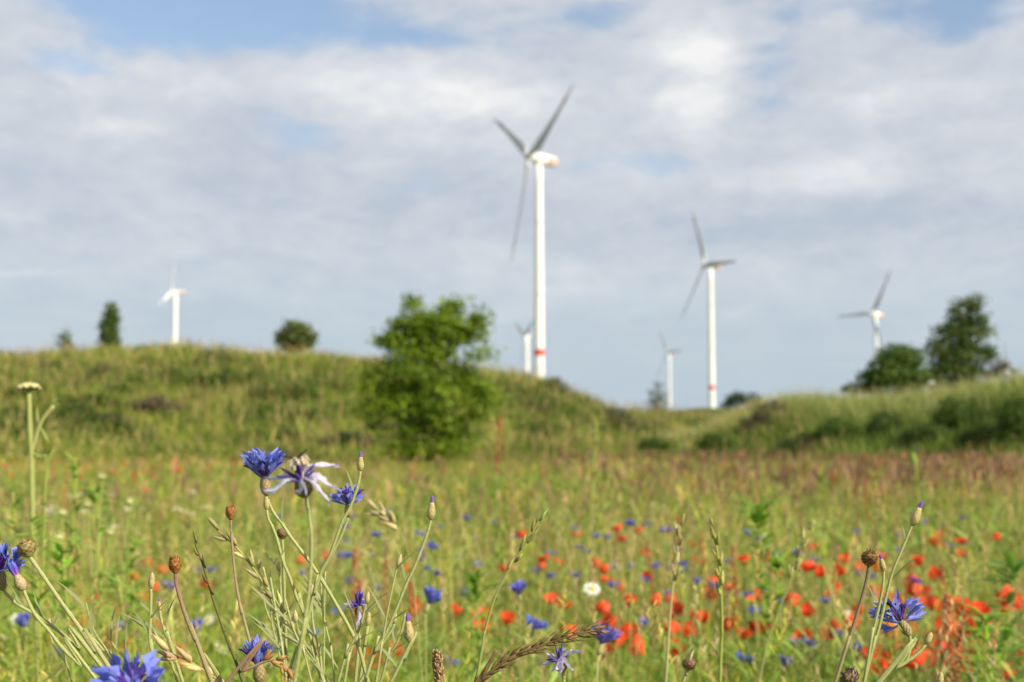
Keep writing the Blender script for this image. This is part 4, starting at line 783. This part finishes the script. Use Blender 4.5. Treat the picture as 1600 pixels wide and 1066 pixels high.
def leafy(label, px, d, n, leaf, w, colr, group='leafy green herbs', name='leafy_herb'):
    pts = path_px(px, d, d); root, O = start(name, pts, label, 'herb', group); p = stem_part(root, O, pts, 0.0024 * d / 2.5, (0.30, 0.34, 0.07)); B = MB()
    for i in range(n):
        q = p[int(len(p) * rr(0, 0.75))]; az = rr(0, 6.28); out = Vector((math.cos(az), math.sin(az) * 0.8, rr(0.2, 1.2))).normalized(); l_ = leaf * rr(0.6, 1.2)
        B.ribbon([q + out * (l_ * k / 4) + Vector((0, 0, -0.35 * l_ * (k / 4) ** 2)) for k in range(5)], [w * .4, w, w * .95, w * .6, w * .06], out.cross(Vector((0, 0, 1))), jit(tuple(x * 1.55 for x in colr), 0.2), 0.35)
    B.build('foliage', M_GRASS, root, O); return root
leafy('leaning pale green bare stalk right of the tall pale umbel', [(84, 702), (76, 718), (72, 740), (70, 785), (68, 850)], 2.3, 5, 0.025, 0.006, (0.28, 0.34, 0.08))
leafy('bright leafy herb right of the pale umbel, rising above the meadow edge', [(118, 715), (117, 745), (115, 790), (112, 850)], 2.9, 34, 0.045, 0.012, (0.17, 0.27, 0.035))
leafy('broad leafy herb below the pale button flowers', [(150, 770), (152, 810), (155, 880), (160, 960)], 3.2, 40, 0.06, 0.013, (0.15, 0.25, 0.035))
leafy('big leaved bright herb in the meadow right of the middle', [(1182, 790), (1184, 815), (1188, 850), (1190, 900)], 3.6, 46, 0.10, 0.020, (0.13, 0.25, 0.02))
leafy('tall leafy herb at the right edge of the meadow', [(1585, 880), (1580, 920), (1572, 990), (1565, 1066)], 2.6, 40, 0.08, 0.016, (0.11, 0.20, 0.03))
leafy('pale leafy herb standing beside the left edge', [(20, 770), (24, 830), (28, 900), (30, 980)], 3.0, 36, 0.06, 0.012, (0.18, 0.27, 0.05))
leafy('yellow green herb hiding the foot of the tall pale umbel', [(48, 815), (52, 850), (58, 920), (62, 1000)], 2.1, 46, 0.05, 0.010, (0.20, 0.30, 0.04))
leafy('dense bright herb between the umbel foot and the tilted seed head', [(95, 850), (98, 880), (104, 940), (110, 1010)], 2.2, 46, 0.05, 0.011, (0.16, 0.27, 0.03))
leafy('green herb under the rightmost pale button flower', [(205, 850), (206, 880), (208, 940), (210, 1010)], 2.7, 40, 0.05, 0.011, (0.17, 0.28, 0.03))
leafy('low bright herb in the meadow left of the fresh grass spike', [(742, 905), (744, 930), (748, 990), (750, 1060)], 2.9, 44, 0.06, 0.012, (0.15, 0.27, 0.02))
leafy('bright herb beside the yellow green grass stalk', [(1215, 880), (1214, 910), (1212, 970), (1210, 1040)], 3.2, 44, 0.07, 0.013, (0.15, 0.27, 0.02))
leafy('bright herb low at the right, behind the red dock stalks', [(1535, 960), (1537, 990), (1540, 1040), (1545, 1100)], 2.4, 44, 0.06, 0.013, (0.16, 0.28, 0.02))
leafy('narrow leaved green herb left of the rust orange seed head', [(185, 905), (190, 940), (198, 1000), (205, 1066)], 2.4, 22, 0.05, 0.008, (0.18, 0.26, 0.05))
leafy('dull grey green thistle like herb against the mound foot', [(930, 655), (932, 680), (928, 715), (925, 760)], 5.5, 16, 0.07, 0.014, (0.24, 0.24, 0.12))
leafy('slim leafy herb in front of the reddish meadow edge', [(1430, 722), (1432, 750), (1436, 790), (1440, 840)], 5.0, 26, 0.07, 0.014, (0.20, 0.28, 0.05))
def button(label, px, py, size, lean):
    d = 0.016 * F / size; top = P(px, py, d); pts = [top, P(px + lean * 0.3, py + 30, d), P(px + lean, py + 110, d), P(px + lean * 1.5, py + 220, d)]; root, O = start('button_flower', pts, label, 'button flower', 'pale button flowers'); stem_part(root, O, pts, 0.0017, (0.34, 0.37, 0.10)); B = MB()
    ovoid(B, top - Vector((0, 0, .003)), Vector((rr(-.2, .2), -.25, 1)), .011, [.003, .0065, .008, .0078, .0055, .002], 12, lambda t: (0.56, 0.58, 0.24))
    for k in range(40):
        v = Vector((rr(-1, 1), rr(-1, 1), rr(-.1, 1))).normalized(); q = top + Vector((0, 0, .003)) + v * .0068; B.tube([q, q + v * .0028], [.001, .0003], 4, jit((0.62, 0.62, 0.28), 0.12))
    B.build('flower_head', M_PETAL, root, O)
for a in [('pale button flower, highest of its group right of the umbel', 160, 747, 13, -8), ('pale button flower below the highest one, over the leafy herb', 137, 790, 13, 6), ('pale button flower furthest right in its group', 203, 786, 13, -12),
          ('flattened pale button flower left of its group', 97, 803, 13, 4), ('flat pale button flower over the tilted seed head', 92, 841, 15, -2), ('pale button flower right of the tilted seed head', 172, 834, 13, -14)]: button(*a)

# ------------------------------------------------------------------ meadow flowers behind: one of each kind, then copies
def unit_stem(r, col, bend, hairs=False):
    B = MB(); pth = smooth_path([Vector((0, 0, -0.02)), Vector((bend * .6, bend * .2, 0.35)), Vector((bend, 0, 0.7)), Vector((0, 0, 1))], 5)
    B.tube(pth, [r * (1.15 - 0.3 * i / len(pth)) for i in range(len(pth))], 6, col); return B
Z0 = Vector((0, 0, 0))
def proto_corn(k):
    root = empty('cornflower'); unit_stem(0.0013, (0.30, 0.33, 0.12), rr(-.02, .02)).build('stem', M_STEM, root); B = MB(); a = Vector((0, 0, 1)); b0 = Vector((0, 0, -0.001))
    ovoid(B, b0, a, .013, OV, 10, lambda t: (0.34, 0.33, 0.13)); B.build('calyx', M_CALYX, root); B = MB(); top = Vector((0, 0, .012)); n = 9
    for j in range(n):
        q = 2 * math.pi * (j + rr(-.2, .2)) / n; rad = Vector((math.cos(q), math.sin(q), 0)); be = math.radians(rr(*((25, 70), (45, 90), (35, 80))[k])); dv = a * math.cos(be) + rad * math.sin(be); c = jit(BLUE if k < 2 else (0.20, 0.20, 0.66), 0.12)
        floret(B, top, dv, a * math.sin(be) - rad * math.cos(be), .018 * rr(.85, 1.15), .016, mixt(c, VIOLET, .5), c, 5, .15, 5)
    for j in range(12):
        q = rr(0, 6.28); rad = Vector((math.cos(q), math.sin(q), 0)); B.tube([top, top + (a + rad * rr(0, .7)).normalized() * .012], [.0008, .0006], 4, VIOLET)
    B.build('petals', M_PETAL, root); return root
def proto_poppy(k):
    root = empty('poppy'); unit_stem(0.0013, (0.20, 0.25, 0.08), (.03, -.03, .02)[k]).build('stem', M_STEM, root); cup = (0.95, 1.2, 0.75)[k]
    for j in range(4):
        B = MB(); q0 = j * math.pi / 2 + .3; V, c = [], []; nu, nv = 7, 9; in_ = 0.92 if j % 2 else 1.0; ph = rr(0, 6)
        for i in range(nu):
            u = i / (nu - 1)
            for m in range(nv):
                v = m / (nv - 1) * 2 - 1; an = q0 + v * (0.35 + 0.72 * u ** .6); r = .030 * in_ * (u * math.cos(u * cup * .65)) * (1 - .12 * v * v * u); z = .026 * cup * u ** 1.5 + .0035 * u * math.sin(v * 9 + ph) + .002 * u * math.sin(v * 17 + ph * 2)
                V.append(Vector((r * math.cos(an), r * math.sin(an), z))); c.append(mixt((0.25, 0.02, 0.02), (0.86, 0.095, 0.030), min(1, u * 3.2 + .1)))
        B.raw(V, [(i * nv + m, i * nv + m + 1, (i + 1) * nv + m + 1, (i + 1) * nv + m) for i in range(nu - 1) for m in range(nv - 1)], c); B.build('petal', M_PETAL, root)
    B = MB(); ovoid(B, Vector((0, 0, -.001)), Vector((0, 0, 1)), .011, [.002, .0042, .0046, .004, .0046, .001], 9, lambda t: (0.16, 0.19, 0.08))
    for j in range(24):
        q = rr(0, 6.28); v = Vector((math.cos(q), math.sin(q), rr(.5, 1.3))).normalized(); B.tube([Z0, v * .010, v * .0125], [.0003, .0003, .0009], 4, (0.03, 0.02, 0.035))
    B.build('centre', M_CALYX, root); return root
def proto_daisy():
    root = empty('daisy'); unit_stem(0.0013, (0.22, 0.28, 0.07), .015).build('stem', M_STEM, root); B = MB()
    for j in range(17):
        q = 2 * math.pi * j / 17 + rr(-.08, .08); v = Vector((math.cos(q), math.sin(q), rr(-.15, .12))); B.ribbon([v * .005, v * .010, v * .015, v * .019], [.003, .0048, .005, .002], Vector((-v.y, v.x, 0)), jit((0.82, 0.81, 0.76), .04), .15)
    B.build('petals', M_PETAL, root); B = MB(); ovoid(B, Vector((0, 0, -.002)), Vector((0, 0, 1)), .006, [.003, .006, .0065, .0055, .003], 12, lambda t: (0.72, 0.48, 0.04)); B.build('disc', M_CALYX, root); return root
def proto_dock():
    root = empty('dock_stalk'); unit_stem(0.0018, (0.28, 0.15, 0.07), .03).build('stem', M_STEM, root); B = MB()
    for j in range(150):
        t = rr(0, 1) ** 1.0; q = rr(0, 6.28); z = -.20 * t; r = rr(.002, .013) * (.35 + t * .9); p = Vector((r * math.cos(q), r * math.sin(q), z)); c = jit(random.choice([(0.42, 0.12, 0.04), (0.30, 0.08, 0.035), (0.48, 0.19, 0.07)]), .2)
        B.tube([p, p + Vector((rr(-.002, .002), rr(-.002, .002), -.003)), p + Vector((0, 0, -.006))], [.0006, .0026, .0008], 5, c)
    B.build('seed_spike', M_CALYX, root); return root
def children(o): return [c for c in COL.objects if c.parent == o] if False else list(o.children)
_used = set()
def place(proto, px, py, size, nat, label, cat, group, tiltmax=0.4, d=None):
    d = d or min(nat * F / size, (CAMZ - 0.37) * F / max(1.0, py - 693) if py > 720 else 1e9); T = P(px, py, d); z = h1(T.x, T.y); h = T.z - z
    if h < 0.10: h = 0.10
    if proto.name in _used:
        r = proto.copy(); COL.objects.link(r); kids = []
        for ch in proto.children:
            c = ch.copy(); COL.objects.link(c); c.parent = r; kids.append(c)
    else: _used.add(proto.name); r = proto; kids = list(proto.children)
    r.location = (T.x, T.y, z); r.rotation_euler = (0, 0, rr(0, 6.28)); tx, ty = rr(-tiltmax, tiltmax), rr(-tiltmax, tiltmax)
    for c in kids:
        if c.name.startswith('stem'): c.scale = (1 + (d > 5) * 0.5, 1 + (d > 5) * 0.5, h)
        else: c.location = (0, 0, h); c.rotation_euler = (tx, ty, 0); s = rr(0.92, 1.08); c.scale = (1, 1, 1)
    tag(r, label, cat, group); return r
bpy.context.view_layer.update()
PC = [proto_corn(k) for k in range(3)]; PP = [proto_poppy(k) for k in range(3)]; PD = proto_daisy(); PK = proto_dock()
LAND = [('the bent brown grass ear', 850, 1008), ('the fresh green grass spike', 805, 880), ('the plantain spike', 684, 1035), ('the fat purple tipped bud', 639, 980), ('the long curved bud stem', 640, 905), ('the purple tipped bud', 674, 793),
        ('the small drooping flower', 558, 950), ('the bright blue cup flower', 404, 1028), ('the rust orange seed head', 273, 881), ('the thin dark grass spike', 330, 930), ('the large blurred cornflower', 210, 1040), ('the tilted seed head', 40, 855),
        ('the pale straw stalk', 1052, 900), ('the yellow green stalk', 1126, 920), ('the faint green grass spike', 1240, 890), ('the dark dry seed head', 1358, 872), ('the sideways cornflower', 1410, 968), ('the long blue tipped bud', 1433, 800),
        ('the slanting green bud', 1450, 998), ('the hanging withered flower', 873, 1030), ('the round pale seed head', 1076, 1036), ('the daisy', 925, 920), ('the red dock stalk', 1485, 960), ('the bright leafy herb', 1183, 815), ('the front cluster stems', 500, 890), ('the open front cornflower', 408, 720)]
_labels = set()
def where(px, py, head):
    ls = sorted(LAND, key=lambda l: math.hypot(px - l[1], (py - l[2]) * 1.2))
    def rel(l):
        dx, dy = px - l[1], py - l[2]; far = math.hypot(dx, dy); adv = 'just ' if far < 35 else ('' if far < 90 else 'well ')
        return f"{adv}{'right of' if dx > 0 else 'left of'} {l[0]}" if abs(dx) > abs(dy) else f"{adv}{'below' if dy > 0 else 'above'} {l[0]}"
    for i in range(6):
        t = f'{head} {rel(ls[i])}'
        if t not in _labels and len(t.split()) <= 16: _labels.add(t); return t
    for i in range(6):
        for j in range(6):
            t = f"{head} {rel(ls[i])}, {rel(ls[j])}".replace('well ', '')
            if i != j and t not in _labels and len(t.split()) <= 16: _labels.add(t); return t
    return t
CORN = [(812, 940, 32), (830, 995, 34), (665, 957, 38), (935, 1022, 46), (1158, 1043, 24), (1000, 986, 20), (262, 932, 24), (42, 990, 30), (185, 995, 24), (312, 996, 28), (100, 1035, 26), (540, 852, 11), (535, 877, 14), (577, 876, 10), (548, 915, 10), (595, 930, 11), (665, 865, 10),
        (720, 877, 9), (725, 937, 12), (983, 828, 15), (1012, 826, 12), (930, 843, 12), (952, 849, 14), (917, 874, 14), (857, 911, 15), (860, 872, 9), (872, 952, 11), (1170, 940, 15), (1225, 952, 15), (1343, 906, 14), (1370, 903, 13), (1253, 868, 10), (1272, 884, 15),
        (1070, 900, 14), (1110, 922, 14), (1240, 1018, 16), (1256, 1020, 15), (1340, 1030, 13), (1540, 1052, 22), (1220, 1050, 14), (697, 1048, 18), (455, 990, 10), (490, 1005, 10), (416, 1052, 14), (308, 900, 14), (332, 900, 12), (685, 828, 8), (475, 906, 9), (1005, 915, 10), (1290, 950, 11),
        (770, 820, 7), (690, 905, 8), (1140, 885, 9), (1310, 1005, 12), (1485, 860, 9), (605, 1004, 14), (840, 900, 9), (1180, 965, 11), (1060, 868, 9), (740, 850, 8)]
for i, (x, y, s) in enumerate(CORN):
    k = random.choice((0, 1, 1, 2)); hd = ('sharp-edged' if s > 30 else 'soft blurred' if s > 15 else 'tiny blurred'); place(PC[k], x, y, s, 0.034, where(x, y, hd + ' blue cornflower'), 'cornflower', 'blue cornflowers in the meadow', 0.45)
POP = [(1258, 893, 34), (1280, 902, 26), (1305, 900, 30), (1302, 923, 24), (1350, 893, 26), (1420, 915, 28), (1436, 928, 30), (1236, 950, 34), (1258, 962, 32), (982, 948, 30), (1034, 946, 28), (1062, 960, 32), (1090, 974, 30), (1048, 992, 24), (1181, 943, 20), (757, 968, 34), (760, 990, 28),
       (793, 977, 24), (955, 980, 36), (968, 1000, 30), (990, 1012, 34), (612, 1028, 34), (576, 1034, 24), (222, 945, 22), (1440, 1042, 46), (1420, 984, 34), (1395, 1004, 26), (1525, 1020, 28), (1330, 985, 22), (1295, 988, 22), (1140, 978, 24), (1175, 986, 18), (870, 888, 15), (852, 892, 14), (925, 882, 16),
       (937, 890, 13), (948, 912, 13), (1016, 905, 15), (1110, 916, 18), (545, 830, 12), (505, 875, 13), (476, 880, 13), (642, 893, 11), (643, 950, 20), (182, 960, 18), (136, 976, 14), (230, 886, 16), (253, 897, 12), (246, 924, 18), (206, 910, 16), (146, 945, 12), (1455, 1010, 34), (1408, 1030, 30),
       (1552, 1000, 22), (1500, 1030, 28), (1466, 1036, 32), (1380, 1030, 24), (1430, 948, 24), (1206, 990, 16), (1050, 1022, 16), (285, 1048, 22), (272, 1040, 18), (1160, 1000, 18), (1258, 1000, 16), (1345, 960, 16), (1573, 960, 18), (320, 920, 10), (705, 960, 12), (1000, 870, 10), (1085, 880, 10), (890, 1000, 14)]
for (x, y, s) in list(POP):
    if s > 19 and random.random() < 0.4: POP.append((x + rr(-1, 1) * s * 0.9, y + rr(-0.5, 0.8) * s * 0.8, s * rr(0.7, 1.0)))
for i in range(28): POP.append((rr(1370, 1595), rr(940, 1066), rr(24, 40)))
for i in range(5): POP.append((rr(940, 1110), rr(935, 1030), rr(20, 34)))
for i in range(4): POP.append((rr(160, 330), rr(900, 1050), rr(14, 24)))
for i, (x, y, s) in enumerate(POP):
    s *= 1.03
    hd = 'large red poppy' if s > 30 else 'red poppy' if s > 18 else 'small blurred red poppy'; place(PP[random.choice((0, 1, 1, 2))], x, y, s, 0.056, where(x, y, hd), 'poppy', 'red poppies in the meadow', 0.95)
for (x, y, s) in [(925, 920, 26), (960, 886, 22), (220, 997, 18), (295, 1000, 15), (240, 1008, 15), (168, 1000, 13), (325, 970, 22), (105, 968, 14), (25, 968, 13), (130, 1030, 14), (375, 1005, 15), (902, 908, 12), (1330, 960, 14), (190, 890, 9), (1150, 925, 8), (345, 1012, 16), (4, 994, 12)]:
    dz = place(PD, x, y, s * 1.05, 0.038, 'single sharp white daisy in the middle of the meadow' if x == 925 else where(x, y, 'blurred white daisy'), 'daisy', 'white daisies in the meadow', 0.9)
    if x == 925:
        dz.rotation_euler = (0, 0, 0)
        for c in dz.children:
            if not c.name.startswith('stem'): c.rotation_euler = (0.75, 0.15, 0)
for (x, y, d, lab) in [(555, 855, 3.6, 'rusty dock stalk behind the front cluster'), (605, 865, 4.0, 'second rusty dock stalk, right of the front cluster'), (562, 905, 3.0, 'lower rusty dock stalk behind the front cluster stems'), (1058, 800, 5.0, 'tall rusty dock stalk behind the pale straw stalk'),
                       (1010, 845, 4.6, 'rusty dock stalk left of the pale straw stalk'), (1480, 925, 2.5, 'large red dock stalk at the right'), (1500, 975, 2.3, 'red dock stalk leaning beside the large one'), (1095, 830, 4.5, 'rusty dock stalk by the yellow green grass'), (1352, 755, 7.0, 'dark dock stalk in the reddish far meadow'),
                       (640, 905, 3.5, 'faint rusty dock stalk near the long curved bud stem'), (1470, 880, 3.4, 'slim red dock stalk behind the large one'), (105, 735, 7.0, 'rusty dock stalk at the left far meadow'), (780, 648, 5.2, 'tall pale dock stalk standing before the maple foot'), (1145, 850, 4.0, 'rusty dock stalk below the bright leafy herb')]:
    place(PK, x, y, 1, 1, lab, 'dock', 'rusty dock stalks', 0.12, d)
# the far field: too small to tell apart
for i in range(70):
    d = rr(12, 34); x = rr(-20, 470); z = rr(.42, .56); y = 693 + (CAMZ - z) * F / d; place(PP[i % 3], x, y, 1, 1, 'tiny red poppy far out in the left meadow', 'poppy', 'distant poppies on the left', 0.5, d)
for i in range(34):
    d = rr(3.9, 6.4); x = rr(760, 1560); z = rr(.34, .5); y = 693 + (CAMZ - z) * F / d; place(PP[i % 3], x, y, 1, 1, 'small red speck of a poppy deep in the meadow', 'poppy', 'small poppies deep in the meadow', 0.5, d)
for i in range(46):
    d = rr(3.8, 6.6); x = rr(420, 1560); z = rr(.36, .52); y = 693 + (CAMZ - z) * F / d; place(PC[i % 3], x, y, 1, 1, 'small blue speck of a cornflower deep in the meadow', 'cornflower', 'small cornflowers deep in the meadow', 0.5, d)
for i in range(46):
    d = rr(6.0, 9.0); x = random.choice((rr(270, 350), rr(0, 110), rr(60, 300))); z = rr(.48, .56); y = 693 + (CAMZ - z) * F / d; place(PD, x, y, 1, 1, 'tiny cream daisy in the pale patch of the left meadow', 'daisy', 'daisies in the pale patch', 0.5, d)
# white flowers on the bank
for (x, y, d, lab) in [(1455, 600, 41, 'round white bloom on the bank crest under the tall loose tree'), (1573, 583, 40, 'round pinkish white bloom at the right end of the bank')]:
    T = P(x, y, d); z = h1(T.x, T.y); root = tag(empty('white_bloom', (T.x, T.y, z)), lab, 'flower', 'white blooms on the bank'); O = Vector((T.x, T.y, z)); B = MB(); B.tube(smooth_path([O, O.lerp(T, .5) + Vector((.03, 0, 0)), T], 4), [.012] * 9, 6, (0.25, 0.28, 0.1)); B.build('stem', M_STEM, root, O); B = MB()
    for k in range(60):
        v = Vector((rr(-1, 1), rr(-1, 1), rr(-.6, 1))).normalized() * .075; B.tube([T + v * .6, T + v, T + v * 1.2], [.012, .022, .004], 6, jit((0.80, 0.76, 0.66), .06))
    B.build('flower_head', M_PETAL, root, O)
